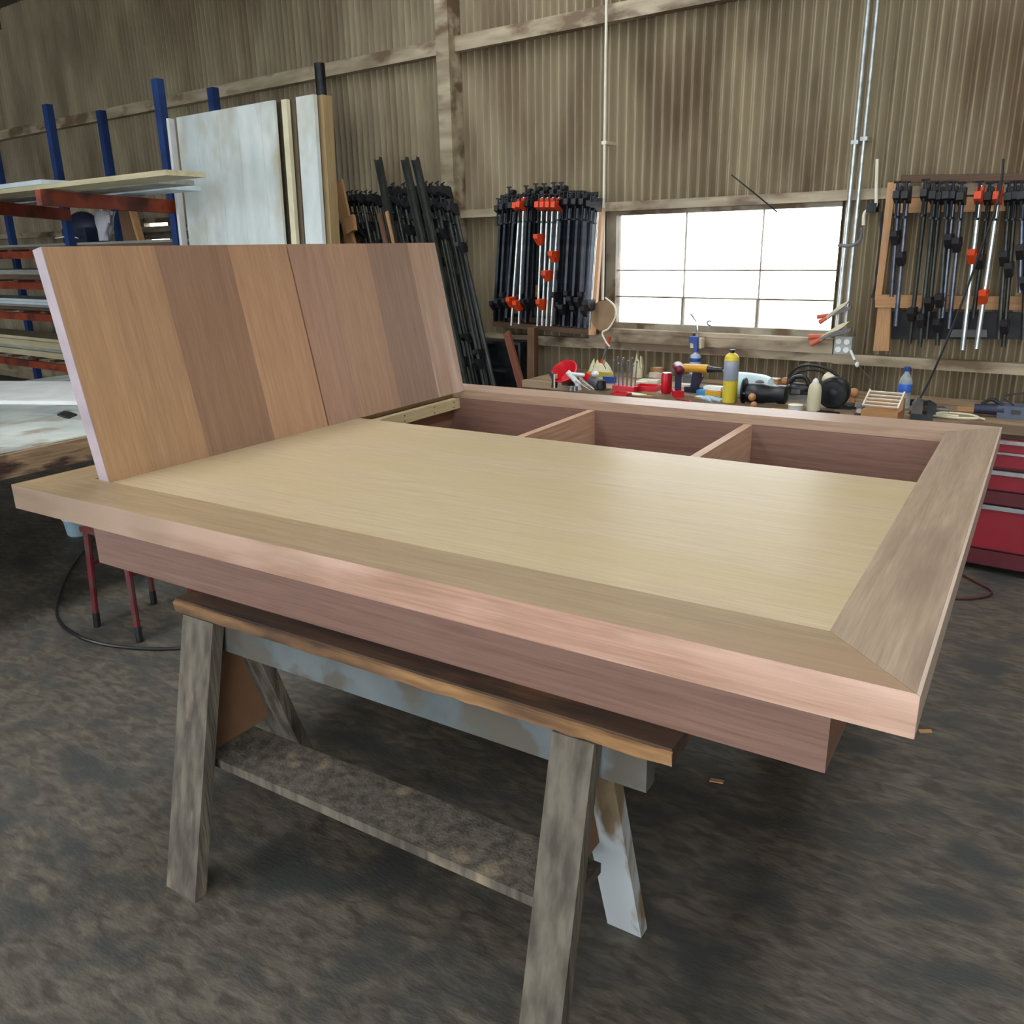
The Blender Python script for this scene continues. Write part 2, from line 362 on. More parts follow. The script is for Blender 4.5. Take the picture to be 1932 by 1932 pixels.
MB().box(BI+.021, L-BI-.021, BI+.021, W-BI-.029, ZB+.004, ZB+.014).build('box_bottom', M_box, bed)
M_div = wood('divider pale edge', (178, 140, 112), (208, 174, 146), 1, rough=.5)
for d in (.83, 1.463):
    MB().box(d, d+.03, BI+.03, W-FW-.0075, ZB+.015, ZT-.035).build('divider', M_div, bed, bev=.0008)
cl = MB().box(FW+.004, FW+.045, PY+.01, W-FW-.005, ZT-.08, ZT-.038).build('cleat', wood('pale pine cleat', (200, 184, 140), (218, 204, 164), 1), bed, bev=.002, label='pale pine support batten')
for y in (1.28, 1.46, 1.66, 1.8):
    for z in (ZT-.048, ZT-.07): MB().cyl((FW+.0448, y, z), (FW+.0462, y, z), .0028, n=8).build('screw', M_dark, cl)
# ================================================================== HEADBOARD
HH, HX, LEAN, TH = .6336, .2182, .2009, .042
hb = thing('headboard', 'wooden headboard panel of vertical boards leaning back at the left end of the bed platform', 'headboard', (HX, FW, ZT-.003), (0, -LEAN, 0))
HW = W-2*FW
# stave boundaries across the width, from pixel positions along the top edge
def top_y(u):
    s_, c_ = math.sin(LEAN), math.cos(LEAN)
    lo, hi = 0.0, HW
    for _ in range(40):
        m = (lo+hi)/2; p = Vector((HX-HH*s_, FW+m, ZT+HH*c_))-CAM
        uu = 966+FPX*p.dot(RT)/p.dot(F)
        if uu < u: lo = m
        else: hi = m
    return lo
cuts = [0]+[top_y(u) for u in (176, 290, 428, 540, 612, 690, 768)]+[HW]
stv = [((172, 134, 98), (190, 152, 116)), ((164, 128, 96), (186, 148, 114)), ((142, 110, 88), (162, 128, 104)), ((174, 134, 102), (194, 154, 122)),
       ((164, 128, 108), (184, 148, 126)), ((170, 134, 108), (190, 154, 126)), ((144, 116, 98), (166, 136, 116)), ((174, 140, 116), (194, 162, 138))]
for i, (a, b) in enumerate(zip(cuts, cuts[1:])):
    gp = .0035 if i == 4 else 0; ge = .0035 if i == 3 else 0
    if i == 7: m = wood('stave wood 7', stv[7][0], stv[7][1], 2, rough=.5, scale=1.2, blot=(208, 182, 166), blotscale=1.1, blotlo=.55, blothi=.62)
    else: m = wood('stave wood %d' % i, stv[i][0], stv[i][1], 2, rough=.5, scale=1.2, bump=.06)
    MB().prism([(0, 0), (0, HH), (-TH, HH), (-TH, TH*math.tan(LEAN)+.0003)], -(b-ge), -(a+gp), RX(math.pi/2)).build('board', m, hb, bev=.0004)
MB().prism([(0, 0), (0, HH), (-TH, HH), (-TH, TH*math.tan(LEAN)+.0003)], .0003, .0025, RX(math.pi/2)).build('edge_sheen', mat('lilac daylight edge', (164, 150, 158), (186, 172, 178), rough=.6), hb)  # bluish daylight on the headboard's near edge, put into its colour
MB().box(-TH+.004, -.012, cuts[4]-.003, cuts[4]+.003, .01, HH-.001).build('tongue', M_brownz, hb)
# ================================================================== SAWHORSES
M_plank = mat('weathered plank', (54, 40, 32), (84, 64, 48), rough=.8, scale=3, stretch=(1, 12, 12), detail=8, bump=.5, bscale=6, blot=(176, 124, 66), blotscale=1.4, blotlo=.55, blothi=.75)
M_edge = mat('raw plank edge', (128, 94, 60), (168, 128, 86), rough=.85, scale=5, stretch=(1, 8, 8), detail=8, bump=.8, bscale=8, blot=(84, 62, 46), blotscale=2.2, blotlo=.44, blothi=.6)
M_beam = mat('flaking blue grey paint', (70, 78, 80), (104, 112, 114), rough=.7, scale=4, detail=8, bump=.4, blot=(86, 82, 74), blotscale=7, blotlo=.52, blothi=.6)
M_leg = mat('weathered grey leg', (72, 67, 59), (110, 103, 91), rough=.85, scale=4, stretch=(10, 10, 1), detail=9, bump=.8, blot=(146, 132, 110), blotscale=3, blotlo=.6, blothi=.72)
M_legw = mat('white paint patched leg', (120, 104, 82), (156, 136, 106), rough=.8, scale=3, stretch=(8, 8, 1), detail=8, bump=.6, blot=(186, 194, 198), blotscale=2.0, blotlo=.5, blothi=.54)
M_gus = mat('brown ply gusset', (124, 92, 68), (148, 112, 84), rough=.7, scale=4)
def legpoly(y0t, y0b, zt, x0, x1, th, m, root):
    A = [(y0t, zt), (y0t+th, zt), (y0b+th, 0), (y0b, 0)]
    Mx = Matrix(((0, 0, 1, 0), (1, 0, 0, 0), (0, 1, 0, 0), (0, 0, 0, 1)))
    MB().prism(A, x0, x1, Mx).build('leg', m, root, bev=.003)
def rough_board(x0, x1, y0, y1, z0, z1, amp, n=40):
    b = MB(); rn = random.Random(3)
    ys = [y0+rn.uniform(-amp, amp) for _ in range(n+1)]; zs = [z0+rn.uniform(-amp, amp)*.6 for _ in range(n+1)]
    rings = []
    for i in range(n+1):
        x = x0+(x1-x0)*i/n
        rings.append([b.bm.verts.new(p) for p in ((x, ys[i], z1-.003), (x, ys[i]+.006, z1), (x, y1, z1), (x, y1, z0), (x, ys[i]+.004, zs[i]))])
    for A, B in zip(rings, rings[1:]):
        for k in range(5): b.bm.faces.new([A[k], B[k], B[(k+1) % 5], A[(k+1) % 5]])
    b.bm.faces.new(rings[0]); b.bm.faces.new(rings[-1][::-1]); return b
def sawhorse(label, loc, full=True):
    r = thing('sawhorse', label, 'sawhorse', loc)
    x0, x1 = .545, 1.895
    rough_board(x0, x1, .066, .072, ZB-.036, ZB-.006, .0025).build('edge_strip', M_edge, r, label='raw splintered orange front edge of the top plank')
    MB().box(x0+.001, x1-.001, .0725, .27, ZB-.034, ZB-.0005).build('top_plank', M_plank, r, bev=.002)
    MB().box(.60, 1.835, .105, .145, .625, ZB-.037).build('beam', M_beam, r, bev=.003)
    ZL = ZB-.038
    legpoly(.068, -.10, ZL, 1.655, 1.745, .036, M_leg, r); legpoly(.146, .38, ZL, 1.635, 1.725, .036, M_legw, r)
    legpoly(.068, -.10, ZL, .575, .69, .036, M_leg, r); legpoly(.146, .38, ZL, .575, .69, .036, M_leg, r)
    Mx = Matrix(((0, 0, 1, 0), (1, 0, 0, 0), (0, 1, 0, 0), (0, 0, 0, 1)))
    for xx in (.625, 1.66):
        MB().prism([(.09, .62), (.168, .62), (.252, .345), (.024, .345)], xx, xx+.011, Mx).build('gusset', M_gus, r)
    MB().box(.60, 1.70, .04, .20, .315, .34).build('stretcher', M_leg, r, bev=.003)
    return r
sawhorse('weathered sawhorse under the near side of the bed, with splintered orange edge and flaking paint', (0, 0, 0))
sawhorse('matching sawhorse hidden in shade under the far side of the bed', (0, 1.55, 0))
# ================================================================== RED STAND, HOSE, FLOOR THINGS
M_redm = mat('dark red metal', (88, 18, 26), (110, 26, 34), rough=.5, scale=7, blot=(84, 50, 44), blotscale=8)
rs = thing('steel_stand', 'low red steel stand with thin splayed legs beyond the left end of the bed', 'stand', (-.945, .93, 0))
MB().box(-.15, .15, -.15, .15, .455, .475).build('top_plate', M_redm, rs, bev=.003)
for sx, sy in ((1, -1), (-1, -1), (1, 1), (-1, 1)):
    lg = MB().cyl((sx*.15, sy*.145, .07), (sx*.13, sy*.13, .455), .013, .017, n=10).build('leg', M_redm, rs)
    MB().cyl((sx*.153, sy*.147, 0), (sx*.15, sy*.145, .07), .016, n=10).build('foot', M_black, lg)
MB().cyl((.137, -.135, .3), (.137, .135, .3), .008, n=8).cyl((-.137, -.135, .3), (-.137, .135, .3), .008, n=8).build('brace', M_redm, rs)
hz_ = .008
pts = [hp(u, v, hz_) for u, v in ((150, 1050), (118, 1105), (108, 1160), (140, 1195), (200, 1216), (290, 1224), (380, 1221))]
pts = [Vector((-2.6, 1.9, hz_))]+pts+[Vector((-.1, 1.15, hz_)), Vector((.4, 1.5, hz_))]
tag(MB().tube(pts, .007).build('air_hose', M_black), 'black hose curving over the floor beyond the left end of the bed', 'hose')
pts = [hp(u, v, .007) for u, v in ((1800, 1075), (1840, 1098), (1868, 1113), (1866, 1124), (1830, 1130), (1790, 1128))]
tag(MB().tube(pts, .005).build('extension_cord', mat('dark red cord', (74, 26, 24), rough=.5)), 'dark red cord looped on the floor in front of the red tool chest', 'cord')
p = hp(152, 1008, 0)
tb = thing('plastic_tub', 'small pale blue plastic tub on the floor behind the red stand', 'tub', p)
MB().lathe([(.06, 0), (.07, .01), (.08, .1), (.085, .1), (.085, .108), (.075, .108), (.066, .012)], 18).build('body', mat('pale blue plastic', (140, 170, 184), (160, 188, 200), rough=.4), tb)
MB().lathe([(.088, .108), (.088, .118), (.02, .122)], 18).build('lid', M_white, tb)
for u, v, a, lab in ((1352, 1474, .3, 'larger pale wood chip on the floor below the near right corner of the bed'), (1745, 1380, .6, 'small pale wood chip on the floor right of the near right bed corner')):
    q_ = hp(u, v, .0)
    c = MB().prism([(-.022, -.007), (.02, -.009), (.024, .006), (-.018, .008)], 0, .004).build('wood_chip', M_tanx)
    tag(c, lab, 'wood chip', 'wood chips on the floor', q_, a)
# ================================================================== LEFT TABLE
XT = -1.36; ZTB = .8
lt = thing('slab_table', 'heavy timber work table at the far left with rough brown slab edge', 'table', (XT, .2, 0))
M_slab = mat('rough slab edge', (118, 96, 72), (156, 130, 100), rough=.85, scale=4, stretch=(5, 1.2, 8), detail=8, bump=.9, blot=(60, 42, 30), blotscale=4)
M_slabt = mat('dusty table top', (140, 146, 142), (178, 184, 178), rough=.6, scale=2.5, stretch=(3, 1, 1), detail=6, blot=(120, 112, 100), blotscale=2)
for k in range(5):
    MB().box(-.42*(k+1)+.002, -.42*k-.002, 0, 2.6, ZTB-.1, ZTB).build('plank', M_slabt if k else M_slabt, lt, bev=.004)
MB().box(.0005, .03, 0, 2.6, ZTB-.105, ZTB-.002).build('edge_board', M_slab, lt, bev=.006)
for x, y in ((-.1, .15), (-1.95, .15), (-.1, 2.45), (-1.95, 2.45)):
    MB().box(x-.05, x+.05, y-.05, y+.05, 0, ZTB-.101).build('leg', M_brownz, lt, bev=.004)
MB().box(-1.95, -.1, .12, .18, .2, .3).box(-1.95, -.1, 2.42, 2.48, .2, .3).build('stretcher', M_brownx, lt)
M_sheetp = mat('pale ply offcut', (176, 184, 178), (208, 212, 204), rough=.55, scale=3, detail=6, blot=(158, 150, 134), blotscale=4)
def poly_on(uvs, z, h): 
    P = [hp(u, v, z) for u, v in uvs]; c = sum(P, Vector())/len(P)
    return c, MB().prism([(q.x-c.x, q.y-c.y) for q in P], 0, h)
def flat_thing(name, label, cat, uvs, z, h, m, group=None, bev=.001):
    c, b = poly_on(uvs, z, h); return tag(b.build(name, m, bev=bev), label, cat, group, c)
flat_thing('plywood_offcut', 'pale plywood sheet covering the near part of the left work table', 'plywood', [(-90, 845), (-60, 795), (20, 800), (80, 792), (112, 790), (150, 795), (172, 792), (183, 800), (178, 820), (60, 842)], ZTB, .006, M_sheetp)
flat_thing('plywood_offcut', 'grey dusty plywood sheet behind the pale one on the left work table', 'plywood', [(-90, 790), (-90, 768), (60, 767), (160, 768), (168, 778), (130, 774), (100, 782), (60, 783), (0, 792)], ZTB, .006, mat('grey ply', (140, 148, 146), (172, 178, 172), rough=.6, scale=4))
flat_thing('dark_gap', 'small dark gap between the plywood sheets on the left table', 'rag', [(108, 784), (122, 777), (135, 780), (146, 784), (128, 791)], ZTB, .008, M_black)  # black piece added to draw the dark gap between the sheets
flat_thing('white_board', 'long white melamine board lying at the back of the left table', 'board', [(-140, 724), (-140, 762), (148, 764), (170, 762), (146, 726)], ZTB+.001, .022, M_white)

# ================================================================== LUMBER RACK
M_rblue = mat('rack blue', (26, 52, 104), (38, 70, 130), rough=.5, scale=6)
M_rorange = mat('rack orange', (122, 48, 24), (150, 64, 34), rough=.6, scale=5, blot=(84, 36, 30), blotscale=5)
OFR = 1.1; s0r = -10.2; s1r = wp(327, 430, OFR)[0]
lr = thing('pallet_rack', 'tall storage rack with blue uprights and orange beams at the far left', 'rack', WL(0, 0, 0), PHI)
sm = wp(122, 430, OFR)[0]
for sx in (s0r, sm, s1r):
    for oy in (OFR, .6): MB().box(sx-.04, sx+.04, -oy, -oy+.06, 0, 2.9).build('upright', M_rblue, lr, bev=.003)
zs = [wp(60, v, OFR)[1] for v in (686, 598, 540, 482)]
shz = []
for z in zs:
    for oy in (OFR+.05, .6): MB().box(s0r-.03, s1r+.03, -oy, -oy+.045, z-.03, z+.04).build('beam', M_rorange, lr, bev=.003)
    for k in range(9):
        x = s0r+.15+k*(s1r-s0r-.3)/8; MB().box(x-.05, x+.05, -OFR, -.56, z+.041, z+.06).build('shelf_slat', M_brownx, lr)
    shz.append(z+.061)
lum = [mat('lumber grey', (128, 130, 124), (160, 160, 150), rough=.7, scale=2, stretch=(1, 9, 9), rand=.12), mat('lumber cream', (172, 162, 128), (200, 190, 156), rough=.7, scale=2, stretch=(1, 9, 9), rand=.1),
       mat('lumber white', (186, 202, 208), (210, 222, 226), rough=.55, scale=2, stretch=(1, 5, 5), rand=.05), mat('lumber brown', (84, 66, 54), (112, 90, 72), rough=.8, scale=2, stretch=(1, 9, 9), rand=.15)]
rl = random.Random(5)
spec = [(0, [1, 1, 0, 1, 1, 1], .034, 'lowest'),
        (1, [3, 0, 2, 2], .028, 'second lowest'),
        (2, [3, 0], .05, 'middle'),
        (3, [3, 0], .024, 'highest')]
NUM = ['topmost', 'second from the top', 'third from the top', 'fourth from the top', 'fifth from the top', 'sixth from the top']
CNM = ['grey', 'cream', 'white', 'brown']
for si, cl_, th, lab in spec:
    z = shz[si]
    for k, ci in enumerate(cl_):
        L_ = rl.uniform(4.6, 5.6); x = (s0r+s1r)/2-.1+rl.uniform(-.2, .2); o = -(OFR-.06-.04*rl.random())
        b = MB().box(-L_/2, L_/2, 0, .38, 0, th-.002).build('lumber_board', lum[ci], bev=.002)
        top_ = NUM[len(cl_)-1-k]
        tag(b, '%s board, %s on the %s shelf of the storage rack' % (CNM[ci], top_, lab), 'lumber', 'boards on the %s rack shelf' % lab, WL(x, -o, z+k*th), PHI+rl.uniform(-.003, .003))
# skewed orange beam, with pale boards on it, near top left
ZA = 2.0
for (ua, va), (ub, vb) in (((70, 358), (327, 405)), ((-70, 366), (122, 402))):
    a = wp(ua, va, 2.3); b = wp(ub, vb, OFR)
    P0 = Vector((a[0], -2.3, ZA-.02)); P1 = Vector((b[0], -OFR+.03, ZA-.04)); d = (P1-P0); Ld = d.length; q_ = d.to_track_quat('X', 'Z').to_matrix().to_4x4()
    MB().box(0, Ld, -.025, .025, -.05, .05, T(*P0) @ q_).build('arm', M_rorange, lr, bev=.003)
for k, (o_, ci, z_, L_, cx, lab) in enumerate(((2.26, 1, 0, 3.9, wp(316, 346, 2.26)[0]-1.95, 'cream board nearest the room on the orange arms of the storage rack'), (1.95, 0, 0, 4.2, wp(300, 346, 1.95)[0]-2.1, 'grey board in the middle of the orange arms of the storage rack'), (1.6, 2, 0, 4.4, wp(318, 350, 1.6)[0]-2.2, 'white board nearest the uprights on the orange arms of the storage rack'), (2.26, 2, .032, 1.6, wp(78, 346, 2.26)[0]-.8, 'short white board on top of the cream board on the orange arms'))):
    tag(MB().box(-L_/2, L_/2, 0, .26, 0, .03).build('lumber_board', lum[ci], bev=.002), lab, 'lumber', 'boards on the rack arms', WL(cx, o_, ZA+.035+z_), PHI)
# loose things on the shelf at head height
zsh = shz[3]+.05
def on_shelf(u, name, label, cat, off=.8):
    return thing(name, label, cat, WL(wp(u, 440, off)[0], off, zsh), PHI)
bg = on_shelf(203, 'plastic_bag', 'crumpled white plastic bag hanging between the rack boards', 'bag')
MB().grid(lambda i, j: Vector((.1*(1-.5*j)*math.cos(2*math.pi*i)*(1+.2*math.sin(17*i+9*j))-.06*j, .08*(1-.4*j)*math.sin(2*math.pi*i)*(1+.2*math.sin(13*i)), .01+.26*(1-j))), 24, 8).build('sack', mat('grey white film', (170, 172, 182), (192, 192, 200), rough=.4), bg)
MB().tube([(-.03, 0, .26), (-.06, 0, .3), (-.09, 0, .27)], .008).build('handle', M_white, bg)
tw = on_shelf(248, 'timber_offcut', 'light brown timber offcut standing slanted on the rack, left of the small windows', 'offcut')
MB().prism([(-.1, 0), (.12, 0), (.04, .3), (-.12, .3)], -.03, .03, RX(math.pi/2)).build('block', M_brownz, tw)
MB().prism([(.125, 0), (.16, 0), (.08, .3), (.045, .3)], -.03, .03, RX(math.pi/2)).build('sapwood_face', M_tan, tw)
tp = on_shelf(160, 'tarpaulin', 'dark blue folded tarpaulin on the rack beside the blue upright', 'tarpaulin', .7)
MB().ball((0, 0, .15), .15, (1.6, .8, 1.0), 20).box(-.23, .23, -.11, .11, .0, .14).build('folded_cloth', mat('navy tarp', (22, 30, 52), (34, 44, 70), rough=.6), tp)
MB().tube([(-.2, -.2, .05), (.1, -.21, .06), (.24, -.2, .04)], .006).build('cord', M_white, tp)
# ================================================================== TALL SHEETS against the wall, left of the clamps
M_tall = mat('chalky painted sheet', (196, 206, 204), (222, 230, 228), rough=.5, scale=2.2, stretch=(2.5, 1, 1), detail=5, blot=(176, 168, 138), blotscale=1.6, blotlo=.5, blothi=.7)
OT = 1.18
def tall(u0, u1, off, name, label, cat, m, th=.02, ztop=2.6, seams=()):
    a, b = wp(u0, 420, off)[0], wp(u1, 420, off)[0]
    t = thing(name, label, cat, WL((a+b)/2, off, 0), (math.radians(-1.5), 0, PHI))
    h = (b-a)/2; xs = [-h]+[wp(q, 420, off)[0]-(a+b)/2 for q in seams]+[h]
    for x0, x1 in zip(xs, xs[1:]): MB().box(x0+.001, x1-.001, 0, th, 0.01, ztop).build('panel', m, t, bev=.002)
    return t
t = tall(343, 524, OT, 'standing_sheet', 'wide tall chalky white painted panel standing upright left of the leaning clamps', 'panel', M_tall, seams=(378, 417, 455, 498))
a_ = wp(338, 420, OT)[0]-wp(433, 420, OT)[0]
MB().box(a_-.04, a_-.008, -.02, .03, .01, 2.6).build('edge_trim', M_white, t, bev=.003, label='white edge trim')
tall(526, 536, 1.1, 'post', 'olive brown timber post right of the tall white panel', 'post', mat('olive post', (84, 76, 56), (104, 94, 70), rough=.8, scale=3), .08)
tall(537, 547, 1.15, 'batten', 'narrow cream batten between two brown posts', 'batten', M_cream, .03)
tall(549, 562, 1.1, 'post', 'brown timber post left of the narrow white board', 'post', mat('brown post b', (100, 88, 68), (124, 110, 86), rough=.8, scale=3), .08)
tall(564, 597, 1.15, 'tall_board', 'narrow tall white board left of the tan timber', 'board', M_tall, .03)
tall(598, 614, 1.1, 'post', 'tan timber post right of the narrow white board', 'post', wood('tan post', (142, 120, 84), (166, 142, 102), 2), .08)
pp = thing('drain_pipe', 'dark grey vertical pipe beside the tan post', 'pipe', wpt(626, 420, .45).xy.to_3d(), PHI)
MB().cyl((0, 0, 0), (0, 0, 2.95), .04, n=16).build('pipe', M_dark, pp); MB().box(-.05, .05, -.045, .045, 1.9, 1.94).build('bracket', M_dark, pp)
# ================================================================== CLAMPS
def frame_from(top, bot):
    z = (top-bot).normalized(); y = (EY-z*EY.dot(z)).normalized(); x = y.cross(z)
    return Matrix((x, y, z)).transposed().to_4x4()
CM = {}
def cmesh(key, fn):
    if key not in CM: CM[key] = fn()
    return CM[key]
def link(name, me, parent, loc=(0, 0, 0), scale=(1, 1, 1)):
    o = bpy.data.objects.new(name, me); COL.objects.link(o); o.parent = parent; o.location = loc; o.scale = scale; return o
def headmesh(m, k):
    b = MB()
    b.prism([(.022, -.055), (-.022, -.055), (-.075, -.03), (-.075, .005), (-.022, .012), (-.02, .03), (.022, .03)], -.016, .016, Matrix(((0, 0, 1, 0), (1, 0, 0, 0), (0, 1, 0, 0), (0, 0, 0, 1))))
    return b.mesh('head', m, bev=.003)
def screwmesh():
    b = MB().cyl((0, -.048, -.12), (0, -.048, .05), .007, n=8).cyl((0, -.048, -.13), (0, -.048, -.12), .016, n=10).cyl((-.02, -.048, .05), (.02, -.048, .05), .005, n=6)
    return b.mesh('screw', M_dark)
def jawmesh(m):
    b = MB()
    b.prism([(.024, -.035), (-.02, -.045), (-.07, .0), (-.075, .028), (-.02, .03), (.024, .032)], -.017, .017, Matrix(((0, 0, 1, 0), (1, 0, 0, 0), (0, 1, 0, 0), (0, 0, 0, 1))))
    b.box(-.019, .019, -.03, .026, -.012, .008)
    return b.mesh('jaw', m, bev=.003)
ORD = ['first', 'second', 'third', 'fourth', 'fifth', 'sixth', 'seventh', 'eighth', 'ninth', 'tenth', 'eleventh', 'twelfth', 'thirteenth', 'fourteenth', 'fifteenth', 'sixteenth', 'seventeenth', 'eighteenth', 'nineteenth', 'twentieth', '21st', '22nd', '23rd', '24th', '25th', '26th', '27th', '28th', '29th', '30th', '31st', '32nd']
def clamp(label, group, t, b, off, jaws, mh, mb, r=.011, offb=None, flat=False, head=True, name='bar_clamp'):
    top = wpt(t[0], t[1], off); bot = wpt(b[0], b[1], off if offb is None else offb)
    Lc = (top-bot).length; o = thing(name, label, 'clamp', bot, frame_from(top, bot).to_3x3(), group)
    if flat: me = cmesh(('flat', mb.name), lambda: MB().box(-.009, .009, -.018, .018, 0, 1).mesh('bar', mb))
    else: me = cmesh(('pipe', mb.name, r), lambda: MB().cyl((0, 0, 0), (0, 0, 1), r, n=10).mesh('pipe', mb))
    link('bar', me, o, (0, 0, 0), (1, 1, Lc))
    if head:
        h = link('head', cmesh(('head', mh.name), lambda: headmesh(mh, 0)), o, (0, 0, Lc-.035)); link('screw', cmesh('screw', screwmesh), h)
    for j in jaws: link('sliding_jaw', cmesh(('jaw', mh.name), lambda: jawmesh(mh)), o, (0, 0, Lc*(1-j)))
    return o
M_dbar = mat('dark bar', (38, 42, 48), (62, 66, 74), rough=.4, metal=.7, scale=10, rand=.2)
M_dhead = mat('black casting', (22, 23, 28), (38, 38, 44), rough=.5, scale=10)
M_gbar = mat('green grey pipe', (48, 52, 50), (72, 76, 72), rough=.45, metal=.5, scale=10, rand=.2)
M_bbar = mat('blue grey pipe', (74, 80, 96), (104, 112, 128), rough=.35, metal=.6, scale=10, rand=.15)
# left rack board and rails
OB = .1
kr = thing('clamp_rack', 'wooden wall rack holding the clamps left of the window', 'rack', WL(0, 0, 0), PHI)
def quad_part(uvs, off, th, name, m, parent):
    P = [wp(u, v, off) for u, v in uvs]
    return MB().prism([(a, b) for a, b in P], 0, th, Matrix(((1, 0, 0, 0), (0, 0, 1, -off), (0, 1, 0, 0), (0, 0, 0, 1)))).build(name, m, parent, bev=.002)
quad_part([(944, 368), (1126, 362), (1112, 606), (930, 596)], .095, .02, 'back_board', M_dark, kr)
quad_part([(944, 396), (1122, 392), (1122, 412), (944, 416)], .14, .04, 'rail', M_brownx, kr)
quad_part([(938, 560), (1112, 572), (1112, 600), (938, 590)], .14, .04, 'rail', M_brownx, kr)
quad_part([(930, 606), (1115, 622), (1115, 632), (930, 616)], .2, .12, 'ledge', M_brownx, kr)
quad_part([(995, 618), (1008, 619), (1008, 760), (994, 760)], .3, .05, 'post', M_brownz, kr)
quad_part([(1128, 392), (1137, 392), (1120, 632), (1110, 632)], .25, .03, 'side_board', M_tan, kr)
quad_part([(1121, 420), (1128, 420), (1112, 600), (1106, 600)], .17, .02, 'side_batten', mat('dark red board', (86, 42, 30), (110, 56, 40), rough=.7), kr)
quad_part([(985, 535), (1014, 538), (1012, 562), (983, 558)], .16, .02, 'block', M_tan, kr)
LS = 'silver pipe clamp with orange jaws hanging left of the window'
info = [(982, 374, 965, 614, (.80,), 'first orange-headed clamp from the left, silver pipe, orange jaw low down'), (989, 372, 979, 611, (.84,), 'second orange-headed clamp from the left, its pipe ending a little higher than its neighbours'),
        (1024, 372, 1014, 615, (.31,), 'silver pipe clamp whose orange jaw sits high, left of the group of four'), (1034, 372, 1023, 614, (.82,), 'silver pipe clamp with its orange jaw lowest in the group of four'),
        (1044, 372, 1031, 615, (.59,), 'third silver clamp of the group of four, orange jaw just below the middle'), (1055, 372, 1040, 615, (.44,), 'rightmost silver clamp of the group of four, orange jaw above the middle')]
for u, v, u2, v2, j, lab in info: clamp(lab, 'silver and orange clamps left of the window', (u, v), (u2, v2), .28, j, M_orange, M_silver, r=.0095)
dk = [(948, 380, 935, 605), (957, 377, 944, 604), (966, 376, 953, 606), (974, 374, 957, 600), (997, 372, 986, 600), (1004, 370, 993, 608), (1012, 370, 1003, 600), (1063, 368, 1049, 612), (1071, 367, 1057, 614), (1079, 366, 1065, 615), (1087, 366, 1073, 616),
      (1094, 366, 1080, 616), (1101, 366, 1087, 617), (1108, 366, 1094, 618), (1115, 368, 1100, 618), (1122, 370, 1106, 618)]
for i, (u, v, u2, v2) in enumerate(dk):
    clamp('%s dark steel bar clamp from the left in the rack left of the window' % ORD[i], 'dark clamps left of the window', (u, v), (u2, v2), +.195+.035*(i % 2), (.8+.05*math.sin(i*1.7),) if i % 3 else (.86,), M_dhead, M_dbar, flat=True)
for k, (u, v) in enumerate(((968, 358), (1000, 356), (1018, 352), (1034, 352), (1052, 350), (1066, 350))):
    clamp('%s small dark clamp from the left, hung above the rack left of the window' % ORD[k], 'small dark clamps above the rack', (u, v), (u-1, v+60), .14, (.6,), M_dhead, M_dbar, flat=True)
clamp('bright blue-grey steel bar clamp hanging at the right end of the left rack', None, (1130, 372), (1112, 622), .32, (.80,), M_dhead, M_chrome, r=.007)
# leaning clamps in the dark corner behind the headboard
rl = random.Random(11)
lean = [(800, 352), (812, 350), (822, 352), (834, 350), (844, 352), (856, 384), (784, 352), (770, 352), (736, 352), (750, 352), (664, 368), (672, 366), (681, 366), (690, 368), (699, 366), (708, 367), (717, 370), (743, 366), (752, 372), (761, 374), (770, 380), (779, 376), (788, 376), (797, 380), (806, 376), (815, 378), (824, 374), (832, 376), (840, 378), (848, 380)]
lean.sort()
for i, (u, v) in enumerate(lean):
    du = .235*(760-v)
    clamp('%s dark pipe clamp from the left leaning in the corner behind the headboard' % ORD[i], 'leaning pipe clamps', (u, v), (u+du*(.9+.1*rl.random()), 760+40*rl.random()), .2+.045*(i % 3), (.12+.1*rl.random(), ) if i % 2 else (.3+.5*rl.random(),), M_dhead, M_gbar, r=.013, offb=.42+.045*(i % 3))
for i, (u, u2, m, lab) in enumerate(((722, 800, M_dark, 'wide dark steel channel leaning left of centre in the corner, reaching above the clamps'), (772, 862, M_dark, 'dark steel channel leaning in the middle of the corner, reaching above the clamps'),
                                    (792, 884, M_dark, 'dark steel channel leaning rightmost of the three tall channels'))):
    top = wpt(u-6, 300, .40); bot = wpt(u2, 745, .66)
    o = thing('steel_channel', lab, 'channel', bot, frame_from(top, bot).to_3x3()); Lc = (top-bot).length
    MB().box(-.028, .028, -.004, 0, 0, Lc).box(-.028, -.024, -.03, 0, 0, Lc).box(.024, .028, -.03, 0, 0, Lc).build('channel', M_gbar, o)
for u, v, u2, v2, m, lab, wd in ((640, 344, 668, 480, M_tan, 'tan pine board leaning leftmost in the corner behind the headboard', .05), (732, 400, 760, 520, M_tan, 'thin pale batten leaning among the dark clamps', .015), (718, 404, 743, 520, M_brownz, 'thin brown batten leaning among the dark clamps beside the pale one', .018)):
    dx = (u2-u)/(v2-v)
    top = wpt(u, v, .46); bot = wpt(u+dx*400, v+400, .74)
    o = thing('leaning_board', lab, 'board', bot, frame_from(top, bot).to_3x3()); Lc = (top-bot).length
    MB().box(-wd, wd, -.02, 0, 0, Lc).build('board', m, o, bev=.002)
top = wpt(664, 410, .52); bot = wpt(668, 437, .54)
o = thing('wood_block', 'square tan wooden block on the leaning pine board', 'block', (top+bot)/2, frame_from(top, bot).to_3x3())
MB().box(-.06, .04, -.03, 0, -.06, .06).build('block', M_tan, o, bev=.003)
